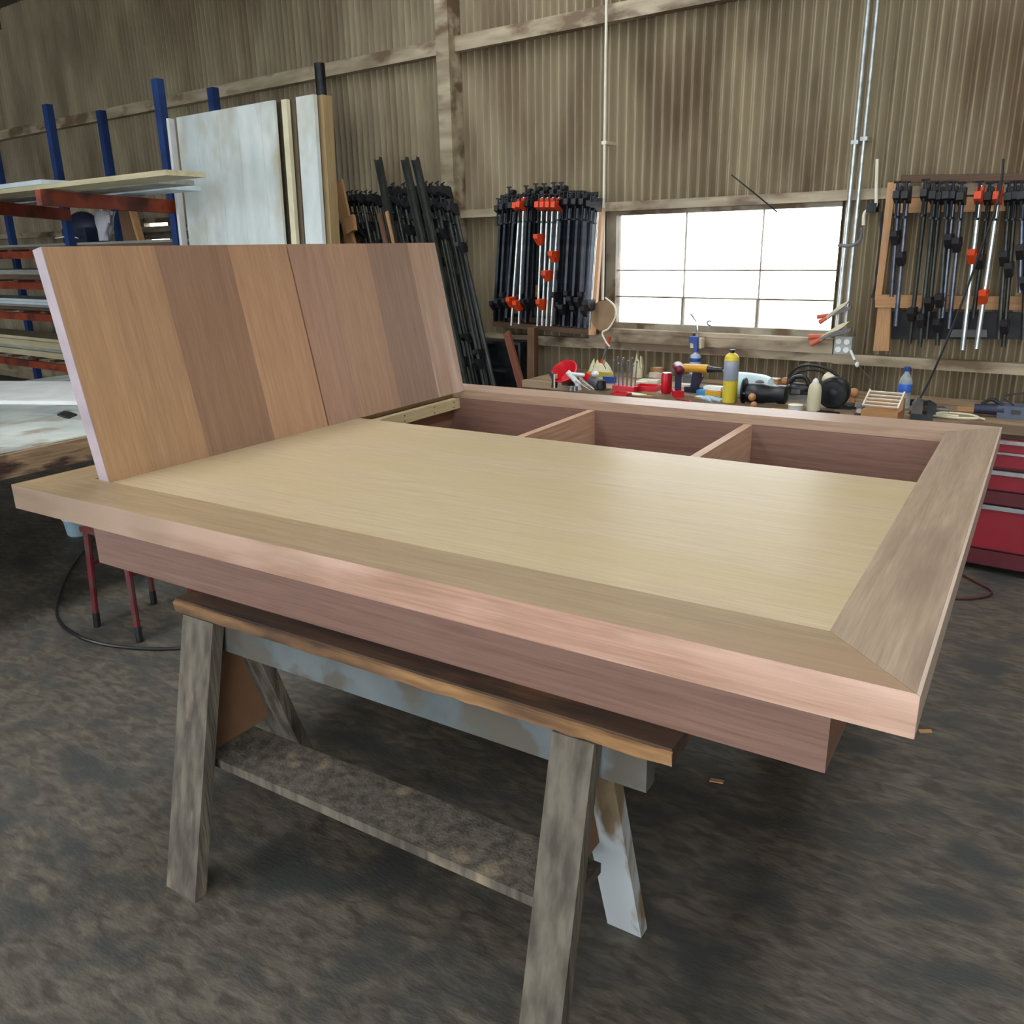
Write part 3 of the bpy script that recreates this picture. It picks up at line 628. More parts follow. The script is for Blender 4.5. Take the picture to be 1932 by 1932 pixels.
# dark cupboard below the left rack, and leaning board
cb = thing('steel_cabinet', 'dark open steel shelf unit in the shadow between the corner and the workbench', 'shelf unit', WL(wp(905, 700, .2)[0], 0, 0), PHI)
hw = .42
MB().box(-hw, hw, -.09, -.072, 0, .93).build('back_panel', M_dark, cb)
MB().box(-hw, -hw+.02, -.24, -.091, 0, .93).build('side_panel', M_dark, cb); MB().box(hw-.02, hw, -.24, -.091, 0, .93).build('side_panel', M_dark, cb)
for z in (.25, .5, .72, .93): MB().box(-hw+.021, hw-.021, -.24, -.091, z-.02, z).build('shelf', M_dark, cb)
top = wpt(958, 628, .45); bot = wpt(990, 745, .6)
o = thing('leaning_board', 'reddish brown board leaning against the dark shelf unit', 'board', bot, frame_from(top, bot).to_3x3()); Lc = (top-bot).length
MB().box(-.028, .028, -.02, 0, 0, Lc).build('board', wood('red brown board', (96, 52, 36), (124, 72, 50), 2), o, bev=.002)
# ---- right rack
kr2 = thing('clamp_rack', 'tan pine wall rack holding the clamps right of the window', 'rack', WL(0, 0, 0), PHI)
quad_part([(1675, 344), (1691, 344), (1662, 566), (1650, 566)], .1, .04, 'post', M_tan, kr2)
quad_part([(1688, 374), (1905, 370), (1905, 398), (1686, 402)], .11, .04, 'rail', M_tanx, kr2)
quad_part([(1651, 556), (1960, 560), (1960, 586), (1651, 580)], .11, .04, 'rail', M_tanx, kr2)
quad_part([(1656, 581), (1681, 581), (1677, 662), (1647, 662)], .09, .03, 'post', M_tan, kr2)
quad_part([(1700, 330), (1960, 326), (1960, 340), (1700, 344)], .11, .04, 'rail', M_brownx, kr2)
quad_part([(1682, 588), (1960, 590), (1960, 640), (1680, 640)], .03, .02, 'back_board', M_dark, kr2)
quad_part([(1792, 622), (1862, 622), (1862, 636), (1790, 636)], .06, .01, 'paper_strip', M_grey, kr2)
clamp('silver pipe clamp with an orange jaw at mid height, right of the window', None, (1851, 350), (1816, 660), .26, (.41,), M_orange, M_silver, r=.0125)
clamp('rightmost silver pipe clamp, orange jaw pointing right at two thirds down', None, (1887, 350), (1842, 658), .28, (.66,), M_orange, M_silver, r=.0125)
for i, (u, v, u2, v2, j, m) in enumerate(((1698, 350, 1682, 560, (.45,), M_bbar), (1714, 350, 1690, 615, (.5,), M_bbar), (1750, 346, 1716, 648, (.8,), M_gbar), (1766, 350, 1735, 655, (.82,), M_gbar),
          (1776, 352, 1748, 640, (.75,), M_gbar), (1790, 350, 1768, 652, (.7, .86), M_gbar), (1802, 350, 1778, 600, (.4,), M_bbar), (1818, 352, 1790, 620, (.39,), M_bbar),
          (1870, 352, 1836, 600, (.55,), M_gbar), (1906, 352, 1884, 640, (.45,), M_gbar), (1918, 350, 1893, 655, (.5, .86), M_gbar), (1930, 350, 1924, 552, (.6,), M_bbar), (1942, 350, 1930, 640, (.62,), M_gbar))):
    clamp('%s dark pipe clamp from the left on the tan rack right of the window' % ORD[i], 'dark clamps right of the window', (u, v), (u2, v2), .2+.02*(i % 2), j, M_dhead, m, r=.0115)
# ================================================================== ELECTRICS ETC ON THE WALL
def wt(name, label, cat, u, v, off): return thing(name, label, cat, wpt(u, v, off), PHI)
def vpipe(u, off, z0, z1, r, name, label, m, tilt=0):
    s_, _ = wp(u, 480, off); o = thing(name, label, 'conduit', WL(s_, off, z0), PHI)
    MB().cyl((0, 0, 0), (tilt, 0, z1-z0), r, n=12).build('pipe', m, o)
    for z in (z1*.3, z1*.65):
        if z < z1-z0: MB().box(-r-.008, r+.008, -r-.002, off, z, z+.02).build('strap', m, o)
    return o
vpipe(1593, .09, wp(1585, 616, .09)[1], 3.3, .012, 'metal_conduit', 'silver conduit running up the wall at the right edge of the window', M_silver)
vpipe(1609, .09, wp(1600, 612, .09)[1], 3.3, .011, 'metal_conduit', 'thinner silver conduit just right of the first one by the window', M_silver)
vpipe(1138, .12, wp(1135, 566, .12)[1], 3.3, .01, 'white_conduit', 'white conduit running down the wall left of the window', M_paper)
# small conduit with elbow and hose, right of window
j = wt('conduit_elbow', 'grey conduit with elbow fitting and a black flex hose right of the window', 'conduit', 1652, 344, .09)
def rel(root_uv, uv, off, off2=None):
    a = wp(*root_uv, off); b = wp(*uv, off2 or off); return (b[0]-a[0], 0, b[1]-a[1])
ro = (1652, 344)
MB().tube([(rel(ro, q, .09)[0], 0, rel(ro, q, .09)[2]) for q in ((1655, 300), (1653, 360), (1651, 392), (1632, 400), (1629, 425))], .009, sub=4).build('pipe', M_paper, j)
MB().tube([(rel(ro, q, .13)[0], -.04, rel(ro, q, .13)[2]) for q in ((1629, 430), (1628, 450), (1618, 461), (1602, 465), (1585, 463))], .009).build('flex_hose', M_grey, j)
MB().box(-.03, .02, -.02, .05, rel(ro, (0, 398), .09)[2] if 0 else rel(ro, (1658, 400), .09)[2], rel(ro, (1658, 383), .09)[2]).build('junction_box', M_dark, j, bev=.004)
c_ = wt('hanging_cable', 'dark cable hanging down the wall left of the tan post', 'cable', 1662, 400, .07)
MB().tube([rel((1662, 400), q, .07) for q in ((1662, 400), (1662, 440), (1660, 480), (1654, 510), (1652, 535), (1645, 562))], .006).build('cable', M_dark, c_)
ob = wt('outlet_box', 'grey four-socket power outlet box below the right end of the window', 'outlet', 1590, 652, .1)
MB().box(-.05, .05, 0, .06, -.05, .05).build('box', mat('outlet grey', (160, 166, 160), (176, 182, 176), rough=.5), ob, bev=.006)
for x in (-.023, .023):
    for z in (-.023, .023): MB().cyl((x, 0, z), (x, -.01, z), .017, n=16).build('socket', M_white, ob)
pg = wt('power_plug', 'white plug and thin cord hanging from the grey outlet box', 'plug', 1607, 668, .13)
pg.scale = (.65,)*3; MB().cyl((-.02, .02, .03), (.03, 0, -.05), .014, .011, n=10).build('plug', M_white, pg)
MB().tube([(.03, 0, -.05), (.06, .02, -.1), (.16, .04, -.2), (.3, .05, -.33)], .0035).build('cord', M_grey, pg)
MB().ball((.055, .0, -.09), .02, (1, .8, 1.3)).build('connector', M_white, pg)
# long thin cable across right
tag(MB().tube([wpt(1893, 300, .5), wpt(1885, 370, .52), wpt(1851, 470, .56), wpt(1800, 610, .6), wpt(1745, 735, .66), wpt(1708, 790, .7)], .0055).build('hanging_cable', M_black), 'long thin black cable hanging slanted in front of the right clamp rack', 'cable')
tag(MB().tube([wpt(1380, 330, .3), wpt(1420, 362, .25), wpt(1460, 395, .1), wpt(1466, 399, .07)], .004).build('wire', M_dark), 'thin dark wire slanting down to the top of the window', 'wire')
# paper disc, cord, orange handled tool, left of window
pd = wt('sanding_disc', 'brown sanding disc hanging beside the tan rack edge left of the window', 'disc', 1138, 596, .27)
MB().cyl((0, 0, 0), (0, .006, 0), .1, n=32).build('disc', mat('brown abrasive', (128, 104, 78), (146, 120, 92), rough=.9), pd)
MB().tube([(.02, -.01, .12), (.09, -.01, .07), (.1, -.01, 0), (.05, -.01, -.08), (.0, -.01, -.11), (.03, -.01, -.17), (.06, -.01, -.2)], .006).build('cord', M_paper, pd)
tl = wt('scraper', 'orange handled scraper hanging above the red bowl left of the window', 'scraper', 1150, 640, .15)
MB().cyl((0, 0, .02), (-.02, 0, -.05), .014, n=10).build('handle', mat('faded orange', (186, 92, 62), rough=.5), tl); MB().cyl((-.02, 0, -.05), (-.05, 0, -.14), .009, n=8).build('blade', M_grey, tl)
MB().cyl((-.05, 0, -.14), (-.06, 0, -.17), .012, n=8).build('tip', M_orange, tl)
def spring_clamp(u, v, ang, lab, k=1.0):
    o = wt('spring_clamp', lab, 'spring clamp', u, v, .14); o.scale = (k, k, k)
    m = RY(ang)
    MB().prism([(0, -.008), (.14, -.014), (.15, .0), (.08, .012), (0, .008)], -.012, .012, m @ RX(math.pi/2)).build('jaw', M_grey, o, bev=.002)
    MB().prism([(0, -.012), (.12, .018), (.15, .034), (.1, .034), (0, .006)], -.012, .012, m @ RX(math.pi/2)).build('jaw', M_cream, o, bev=.002)
    MB().cyl(m @ Vector((-.05, 0, -.012)), m @ Vector((.02, 0, 0)), .014, .011, n=10).build('handle_grip', mat('faded orange grip', (190, 88, 62), (204, 104, 78), rough=.6), o)
    MB().cyl(m @ Vector((-.05, 0, .022)), m @ Vector((.02, 0, .004)), .013, .010, n=10).build('handle_grip', mat('faded orange grip', (190, 88, 62), (204, 104, 78), rough=.6), o)
spring_clamp(1560, 598, -.45, 'upper spring clamp with orange grips at the right end of the window')
spring_clamp(1548, 638, -.36, 'lower, larger spring clamp with orange grips below the window corner', 1.25)
jb = wt('wall_switch', 'small pale switch box on the ledge under the window behind the torch', 'switch', 1312, 648, .16)
MB().box(-.035, .04, 0, .05, -.03, .035).build('box', M_cream, jb, bev=.004); MB().box(-.008, .008, -.006, 0, -.01, .012).build('switch', M_white, jb)
hk = wt('hook', 'small black hook on the window sill', 'hook', 1338, 612, .08)
MB().tube([(.01, 0, -.01), (-.01, 0, .0), (-.012, 0, .015), (.0, 0, .022), (.012, 0, .016)], .004).build('hook', M_black, hk)
# ================================================================== WORKBENCH
OBF = .75; ZBT = .752
bl, _ = wp(985, 728, OBF)
wb = thing('workbench', 'long timber workbench against the back wall under the window', 'workbench', WL(0, 0, 0), PHI)
M_bench = wood('bench top', (140, 116, 90), (178, 152, 122), 0, rough=.6, blot=(112, 92, 72), blotscale=2)
n = 4
for k in range(n):
    y0 = -OBF+k*(OBF-.1)/n; MB().box(bl, 1.6, y0+.001, y0+(OBF-.1)/n-.001, ZBT-.045, ZBT).build('plank', M_bench, wb, bev=.002)
for x in (bl+.06, -1.75, 1.5):
    for y in (-OBF+.06, -.16): MB().box(x-.045, x+.045, y-.045, y+.045, 0, ZBT-.046).build('leg', M_brownz, wb, bev=.003)
MB().box(bl, 1.6, -OBF+.03, -OBF+.06, ZBT-.13, ZBT-.047).build('apron', M_brownx, wb)
# tool chest under the bench
M_cred = mat('tool chest red', (122, 10, 30), (138, 14, 36), rough=.35, scale=4, coat=.3)
M_cred2 = mat('tool chest dark red', (74, 10, 24), (88, 14, 28), rough=.4, scale=4)
ca, cbs = -1.0, .62
tc = thing('tool_chest', 'red steel tool chest with silver drawer pulls under the right end of the workbench', 'tool chest', WL((ca+cbs)/2, OBF, 0), PHI)
hw = (cbs-ca)/2
zr = lambda v: wp(1915, v, OBF+.02)[1]
ztop = ZBT-.132
MB().box(-hw, hw, .022, .55, zr(1082)+.0, ztop).build('case', M_cred2, tc, bev=.004)
MB().box(-hw+.02, hw-.02, .05, .5, .03, zr(1082)-.001).build('base_frame', M_black, tc)
for x in (-hw+.1, hw-.1):
    for y in (.1, .45): MB().cyl((x-.015, y, .03), (x+.015, y, .03), .03, n=12).build('caster', M_black, tc)
rows_ = [(812, 829), (840, 852), (859, 882), (899, 925), (930, 956), (968, 1044)]
pulls = [(831, 838), (853, 858), None, (890, 898), None, (958, 966)]
rows_ = [(817, 833), (842, 856), (862, 886), (903, 930), (934, 958), (971, 1046)]
pulls = [(834, 841), (857, 861), (893, 901), None, (961, 969), None]
for (a, b), pl_ in zip(rows_, pulls):
    z1, z0 = min(zr(a), ztop-.004), zr(b)
    d = MB().box(-hw+.015, hw-.015, 0, .022, z0, z1).build('drawer', M_cred if a != 934 else M_cred2, tc, bev=.003)
    if pl_:
        MB().box(-hw+.02, hw-.02, -.014, -.001, zr(pl_[1]), zr(pl_[0])).build('pull', M_chrome, d, bev=.002)
MB().box(-hw+.002, hw-.002, .0, .021, zr(1078), zr(1050)).build('base_trim', M_cred2, tc, bev=.002)

# ================================================================== BENCH CLUTTER
Z = ZBT+.0005
def bt(name, label, cat, u, v, rot=0, z=Z, group=None): return thing(name, label, cat, hp(u, v, z), PHI+rot, group)
# red bowl, tilted
o = bt('plastic_bowl', 'round red plastic bowl tilted toward the room at the left end of the bench', 'bowl', 1072, 728)
Mt = T(0, 0, .045) @ RX(.75)
MB().lathe([(.03, 0), (.045, .004), (.08, .07), (.085, .075), (.09, .072), (.09, .078), (.083, .08), (.074, .07), (.04, .012), (.001, .01)], 28, Mt).build('bowl', M_red, o)
MB().box(-.05, .05, .0, .05, 0, .05).build('stand', M_black, o, bev=.006)
# trigger clamp white/silver
o = bt('caulking_gun', 'white metal caulking gun leaning in front of the red bowl', 'caulking gun', 1090, 735, .2)
MB().cyl((-.06, -.02, .11), (.02, -.02, .03), .016, n=12).cyl((-.05, -.02, .1), (.05, -.02, .095), .01, n=8).build('barrel', M_white, o)
MB().cyl((.0, -.02, .05), (.015, -.02, 0), .013, .02, n=10).build('handle', M_white, o)
MB().cyl((.02, -.03, .08), (.12, -.03, .01), .006, n=8).build('rod', M_chrome, o); MB().cyl((.0, -.04, .06), (.1, -.04, .006), .005, n=8).build('rod', M_chrome, o)
o = bt('stapler', 'black and cream hand stapler standing left of the red bowl', 'stapler', 1042, 731)
MB().prism([(0, 0), (.03, 0), (.035, .05), (.0, .1), (-.02, .09), (.005, .05)], -.012, .012, RX(math.pi/2)).build('body', M_black, o, bev=.003)
MB().box(.02, .03, -.014, .014, 0, .085).build('lever', M_cream, o, bev=.002)
# small glass jars / steel bits
for u, lab in ((1078, 'steel socket lying left of the white caulking gun'), (1086, 'steel socket standing between the red bowl and the caulking gun')):
    o = bt('socket', lab, 'socket', u, 738); MB().lathe([(.012, 0), (.014, .002), (.014, .03), (.009, .032), (.009, .01), (.001, .01)], 12).build('shell', M_chrome, o); MB().cyl((0, 0, .004), (0, 0, .012), .006, n=6).build('hex', M_dark, o)
# grinder: grey body with red
o = bt('angle_grinder', 'grey and red angle grinder lying between the red bowl and the drill bits', 'grinder', 1124, 733, -.5)
MB().cyl((-.05, 0, .045), (.06, 0, .03), .03, .034, n=14).build('body', M_grey, o)
MB().cyl((-.12, 0, .06), (-.05, 0, .045), .024, .028, n=14).build('motor_housing', M_red, o)
MB().cyl((.07, 0, .01), (.07, 0, .06), .03, .026, n=14).build('gear_head', M_dark, o)
MB().cyl((.07, 0, .004), (.07, 0, .009), .05, n=20).build('disc', M_dark, o)
MB().ball((-.01, .0, .088), .025, (1, .9, .8)).build('cap', M_white, o)
# torn sacks
M_sack = mat('yellowed plastic sack', (196, 188, 150), (222, 216, 184), rough=.5, scale=8)
def crumple(name, label, cat, u, v, sx, sy, sz, m, seed, m2=None, band='label_band'):
    o = bt(name, label, cat, u, v); rr = random.Random(seed); b = MB()
    ph = [rr.uniform(0, 6) for _ in range(6)]
    b.grid(lambda i, j: Vector((sx*(1-.55*j*j+.12*math.sin(7*6.283*i/2+ph[0]))*math.cos(6.2832*i), sy*(1-.6*j*j)*math.sin(6.2832*i), .001+sz*j*(1+.25*math.sin(3*6.2832*i+ph[1])+.12*math.sin(7*6.2832*i+ph[2])))), 32, 8)
    b.build('sack', m, o)
    if m2:
        b = MB(); b.grid(lambda i, j: Vector((sx*1.02*(1-.55*(.2+.35*j)**2+.12*math.sin(7*6.283*i/2+ph[0]))*math.cos(6.2832*i), sy*1.03*math.sin(6.2832*i), sz*(.2+.35*j)*(1+.05*math.sin(3*6.2832*i+ph[1])))), 32, 3); b.build(band, m2, o)
    return o
crumple('plastic_sack', 'open cream plastic sack with yellow print behind the grey grinder', 'sack', 1130, 715, .1, .06, .1, M_sack, 2, mat('yellow green print', (168, 158, 40), rough=.5))
crumple('plastic_sack', 'crumpled cream plastic sack standing right of the drill bits', 'sack', 1203, 712, .045, .03, .12, M_sack, 4, M_cream, 'fold')
# drill bit stand
o = bt('drill_bit_stand', 'red stand holding a row of upright steel drill bits', 'drill bit stand', 1180, 737)
MB().box(-.075, .075, -.03, .03, 0, .03).build('base', M_red, o, bev=.003)
for k in range(10):
    x = -.08+k*.0165; h = .17+.02*math.sin(k*2.1)
    MB().cyl((x*.85, -.01+.02*(k % 2), .02), (x, -.01+.02*(k % 2), h), .0035, n=6).cyl((x, -.01+.02*(k % 2), h), (x+.002, -.01+.02*(k % 2), h+.012), .006, n=6).build('drill_bit', M_grey, o)
def tray(u, v, w_, d_, h_, rot, lab, m=M_red):
    o = bt('plastic_tray', lab, 'tray', u, v, rot)
    MB().box(-w_, w_, -d_, d_, 0, .004).build('bottom', m, o)
    for x0, x1, y0, y1 in ((-w_, w_, -d_, -d_+.004), (-w_, w_, d_-.004, d_), (-w_, -w_+.004, -d_+.004, d_-.004), (w_-.004, w_, -d_+.004, d_-.004)):
        MB().box(x0, x1, y0, y1, .0045, h_).build('wall', m, o)
    return o
tray(1222, 736, .07, .05, .03, .1, 'shallow red plastic tray left of the red can')
tray(1172, 745, .055, .03, .014, -.1, 'small flat red tray in front of the drill bit stand')
# papers / pale wood scraps
sc = [(1112, 747, .06, .02, .006, .2, 'white paper sheet lying in front of the grey grinder'), (1195, 744, .08, .03, .006, -.1, 'white paper sheet lying in front of the small red tray'), (1225, 722, .07, .04, .02, .3, 'pale wood scrap behind the red tray'),
      (1238, 712, .05, .03, .03, -.4, 'pale wood scrap behind the red can, left of the drills'), (1210, 727, .04, .03, .025, .9, 'small pale wood scrap between drill bits and red tray'), (1290, 730, .06, .03, .02, .2, 'pale wood scrap between the two drills')]
for u, v, a, b, h, r_, lab in sc:
    c = MB().prism([(-a, -b*.7), (a*.8, -b), (a, b*.8), (-a*.7, b)], 0, h).build('wood_scrap' if 'wood' in lab else 'paper_sheet', M_paper, bev=.001); tag(c, lab, 'scrap' if 'wood' in lab else 'paper', None, hp(u, v, Z), PHI+r_)
o = bt('masking_tape', 'roll of tan masking tape standing behind the wood scraps', 'tape', 1240, 706)
MB().lathe([(.03, 0), (.048, 0), (.048, .045), (.03, .045), (.03, .001)], 24).build('tape', M_cork, o); MB().lathe([(.027, 0), (.0295, 0), (.0295, .045), (.027, .045), (.027, .001)], 24).build('core', M_paper, o)
# red can
o = bt('soda_can', 'plain red drinks can left of the red and navy drill', 'can', 1257, 742)
MB().lathe([(.026, 0), (.032, .01), (.032, .108), (.027, .12), (.0265, .122), (.025, .118), (.001, .117)], 22).build('can', M_red, o); MB().box(-.006, .006, -.014, .004, .1175, .1195).build('tab', M_chrome, o)
MB().lathe([(.0265, .1195), (.0285, .1205), (.0265, .123)], 22).build('rim', M_chrome, o)
# drills
def drill(u, v, rot, lab, mbdy, mgrip, mchuck, k=1.0, batt=None, kz=.92):
    o = bt('cordless_drill', lab, 'drill', u, v, rot); o.scale = (k, k, kz)
    MB().cyl((-.085, 0, .175), (.05, 0, .175), .03, .033, n=18).ball((-.085, 0, .175), .03).build('motor_housing', mbdy, o)
    c = MB().cyl((.05, 0, .175), (.075, 0, .175), .026, .024, n=16).cyl((.075, 0, .175), (.13, 0, .175), .021, .016, n=14).build('chuck', mchuck, o)
    MB().cyl((.13, 0, .175), (.17, 0, .175), .004, n=6).build('driver_bit', M_chrome, c)
    MB().prism([(-.035, .15), (.015, .15), (.02, .11), (-.005, .04), (-.045, .04), (-.04, .1)], -.017, .017, RX(math.pi/2)).build('handle', mgrip, o, bev=.006)
    MB().box(.005, .02, -.006, .006, .115, .14).build('trigger', mbdy, o, bev=.002)
    MB().box(-.075, .035, -.032, .032, 0, .04).build('battery', batt or mgrip, o, bev=.006)
drill(1278, 746, 2.1, 'navy and red cordless drill standing right of the red can', mat('maroon shell', (110, 20, 40), rough=.4), mat('navy grip', (24, 30, 56), rough=.5), M_white, 1.0, M_red)
drill(1318, 740, .05, 'yellow cordless drill with black chuck and blue-black handle', M_dyellow, mat('navy grip', (24, 30, 56), rough=.5), M_black, 1.05, None, .80)
# torch
o = thing('blow_torch', 'blow torch with blue trigger head and bent nozzle on a blue and white cylinder', 'torch', WL(wp(1314, 640, .17)[0], .17, Z), PHI)
o.scale = (1, 1, .93)
MB().lathe([(.03, 0), (.036, .006), (.036, .15), (.03, .172), (.014, .18), (.012, .19)], 24).build('cylinder', mat('cylinder blue white', (150, 178, 214), (206, 214, 222), rough=.35, scale=6), o)
MB().lathe([(.0365, .125), (.0368, .126), (.0368, .15), (.0365, .151)], 24).build('band', M_blue, o)
MB().prism([(-.045, .0), (.012, -.0), (.014, -.1), (-.008, -.105), (-.014, -.045), (-.045, -.04)], -.016, .016, T(0, 0, .295) @ RX(math.pi/2)).build('head', M_blue, o, bev=.005)
MB().tube([(.0, 0, .29), (.003, 0, .35), (-.01, 0, .4), (-.05, 0, .45)], .006).build('nozzle', M_chrome, o)
MB().cyl((-.02, 0, .3), (-.02, 0, .32), .008, n=8).build('knob', M_black, o)
# yellow gas cylinder
o = bt('gas_cylinder', 'yellow gas cylinder with grey upper label standing right of the yellow drill', 'gas cylinder', 1376, 760)
MB().lathe([(.034, 0), (.04, .006), (.04, .125)], 26).build('lower_body', M_yellow, o)
MB().lathe([(.04, .126), (.0403, .127), (.0403, .232), (.04, .233)], 26).build('label_band', mat('grey blue label', (150, 156, 172), (172, 176, 190), rough=.4), o)
MB().lathe([(.04, .234), (.038, .25), (.028, .266), (.014, .274)], 26).build('shoulder', M_yellow, o)
MB().lathe([(.011, .274), (.011, .285), (.015, .286), (.015, .292)], 14).build('valve', M_dark, o)
# boxes of blades
o = bt('cardboard_box', 'small flat blue and yellow box in front of the yellow drill', 'box', 1340, 748)
MB().box(-.075, .075, -.03, .03, 0, .035).build('box', mat('sky blue card', (56, 140, 196), rough=.5), o, bev=.001)
MB().box(-.02, .076, -.031, .031, .008, .0355).build('label_band', M_dyellow, o)
c = MB().prism([(-.05, -.02), (.06, -.03), (.07, .03), (-.04, .03)], 0, .02).build('white_rag', M_white, bev=.004); tag(c, 'white rag lying on the blue and yellow box', 'rag', None, hp(1345, 735, Z+.037), PHI)
o = bt('jar_lid', 'round tan jar lid in front of the yellow drill', 'lid', 1320, 752)
MB().lathe([(.028, 0), (.03, .002), (.03, .012), (.026, .014)], 22).build('lid', M_cork, o); MB().lathe([(.024, .0141), (.018, .0155)], 22).build('disc', M_paper, o)
c_, b_2 = None, None
o = bt('glove', 'pale blue work glove lying at the foot of the yellow gas cylinder', 'glove', 1336, 757, .2)
MB().ball((0, 0, .016), .045, (1, .7, .35)).build('palm', mat('pale blue cloth', (170, 196, 208), rough=.8), o)
for k in range(4): MB().cyl((.03, -.02+k*.014, .014), (.085-.006*abs(k-1.5), -.03+k*.02, .01), .009, .007, n=8).build('finger', mat('pale blue cloth', (0, 0, 0)), o)
MB().cyl((0, -.025, .014), (.03, -.055, .01), .009, .008, n=8).build('thumb', MC['pale blue cloth'], o)
# big pale jug
o = bt('plastic_jug', 'large pale blue-white plastic jug lying behind the gas cylinder and the router', 'jug', 1418, 752)
M_jug = mat('pale cyan plastic', (196, 222, 226), (214, 234, 236), rough=.4)
MB().lathe([(.05, -.13), (.068, -.12), (.072, -.02), (.07, .06), (.06, .1), (.025, .125), (.02, .14)], 26, T(0, 0, .072) @ RY(math.pi/2+.05)).build('body', M_jug, o)
MB().cyl((.138, 0, .066), (.16, 0, .065), .024, n=16).build('cap', M_dark, o)
# router lying
o = bt('router', 'black corded router lying on its side in front of the pale jug', 'router', 1446, 764, .1)
MB().lathe([(.05, -.11), (.056, -.1), (.056, -.02), (.05, .0), (.046, .05), (.052, .07), (.05, .1), (.03, .11)], 24, T(0, 0, .062) @ RY(math.pi/2)).build('motor_body', M_black, o)
MB().lathe([(.07, 0), (.07, .008), (.03, .008)], 28, T(-.13, 0, .07) @ RY(math.pi/2)).build('base_plate', M_dark, o)
for s_ in (-1, 1): MB().cyl((-.12, s_*.035, .06), (-.03, s_*.035, .06), .006, n=8).build('guide_rod', M_chrome, o)
MB().ball((-.06, -.075, .05), .022).build('knob', M_cork, o)
MB().ball((-.05, .02, .118), .02, (1.2, 1, .7)).build('switch_housing', M_grey, o)
# planer
o = bt('power_planer', 'black electric planer with silver trim between the router and the cream bottle', 'planer', 1504, 758, .1)
MB().box(-.07, .07, -.035, .035, .0, .045).build('shoe', M_chrome, o, bev=.003)
MB().ball((0, 0, .07), .06, (1.15, .6, .62)).build('body', M_black, o)
MB().tube([(-.05, 0, .1), (-.02, 0, .135), (.03, 0, .135), (.06, 0, .09)], .012).build('handle', M_dark, o)
MB().box(-.03, .02, -.038, -.03, .05, .075).build('badge', M_chrome, o, bev=.002)
# cream bottle
o = bt('glue_bottle', 'cream plastic glue bottle standing between the planer and the round black motor', 'bottle', 1534, 776)
MB().lathe([(.028, 0), (.034, .006), (.034, .11), (.028, .138), (.016, .15)], 20).build('body', M_cream, o)
MB().lathe([(.017, .15), (.015, .16), (.006, .172)], 16).build('nozzle_cap', M_white, o)
o = bt('tub', 'low white round tub in front of the cream glue bottle', 'tub', 1500, 777)
MB().lathe([(.034, 0), (.036, .003), (.036, .03)], 22).build('body', M_white, o); MB().lathe([(.038, .0305), (.038, .038), (.03, .04)], 22).build('lid', M_cream, o)
# round motor
o = bt('disc_sander', 'round black disc sander seen end on, right of the cream bottle', 'sander', 1572, 768, .15)
MB().lathe([(.07, 0), (.082, .01), (.082, .06), (.07, .075)], 30, T(0, 0, .084) @ RX(math.pi/2)).build('housing', M_black, o)
MB().lathe([(.02, .076), (.026, .077), (.026, .09), (.01, .095)], 18, T(0, 0, .084) @ RX(math.pi/2)).build('hub', M_dark, o)
MB().lathe([(.055, .0755), (.06, .0757), (.06, .082), (.055, .083)], 26, T(0, 0, .084) @ RX(math.pi/2)).build('ring', M_dark, o)
MB().cyl((.02, .02, .11), (-.06, .06, .15), .03, n=14).build('motor', M_cream, o)
MB().box(-.03, .1, -.04, .06, 0, .02).build('foot', M_dark, o, bev=.004)
MB().tube([(.06, -.08, .02), (.09, -.1, .03), (.13, -.08, .012), (.16, -.04, .01)], .007).build('cord', M_black, o)
# cable hoops
pts = [hp(u, v, Z+.01) for u, v in ((1495, 745),)]
base = hp(1530, 742, Z)
tag(MB().tube([(-.13, 0, .012), (-.14, .02, .09), (-.08, .03, .15), (.02, .03, .155), (.12, .02, .12), (.17, 0, .05), (.12, -.03, .012), (0, .0, .01)], .008).build('coiled_cable', M_black), 'thick black cable looped up behind the planer and the disc sander', 'cable', None, base, PHI)
tag(MB().tube([(-.1, 0, .01), (-.12, .02, .08), (-.05, .03, .13), (.06, .03, .125), (.1, .01, .06), (.05, -.02, .012)], .006).build('coiled_cable', M_dark), 'thinner grey cable looped inside the thick black one behind the planer', 'cable', None, base+Vector((0, -.03, 0)), PHI)
for u, v, r_, lab in ((1481, 735, .028, 'turned wooden ball behind the router, right of the small cardboard box'), (1609, 757, .027, 'turned wooden ball right of the round black sander'), (1422, 770, .018, 'small wooden knob at the foot of the router')):
    o = bt('wooden_knob', lab, 'knob', u, v); MB().ball((0, 0, r_+.02 if r_ > .02 else r_), r_, n=18).build('ball', M_cork, o)
    MB().cyl((0, 0, 0), (0, 0, .022), r_*.5, n=12).build('stem', M_cork, o)
o = bt('cardboard_box', 'small tan cardboard box left of the wooden ball, behind the router', 'box', 1455, 738)
MB().box(-.05, .045, -.03, .03, 0, .075).build('carton', M_tanx, o, bev=.001); MB().box(-.049, .044, -.029, .029, .0755, .078).build('flap', M_paper, o)
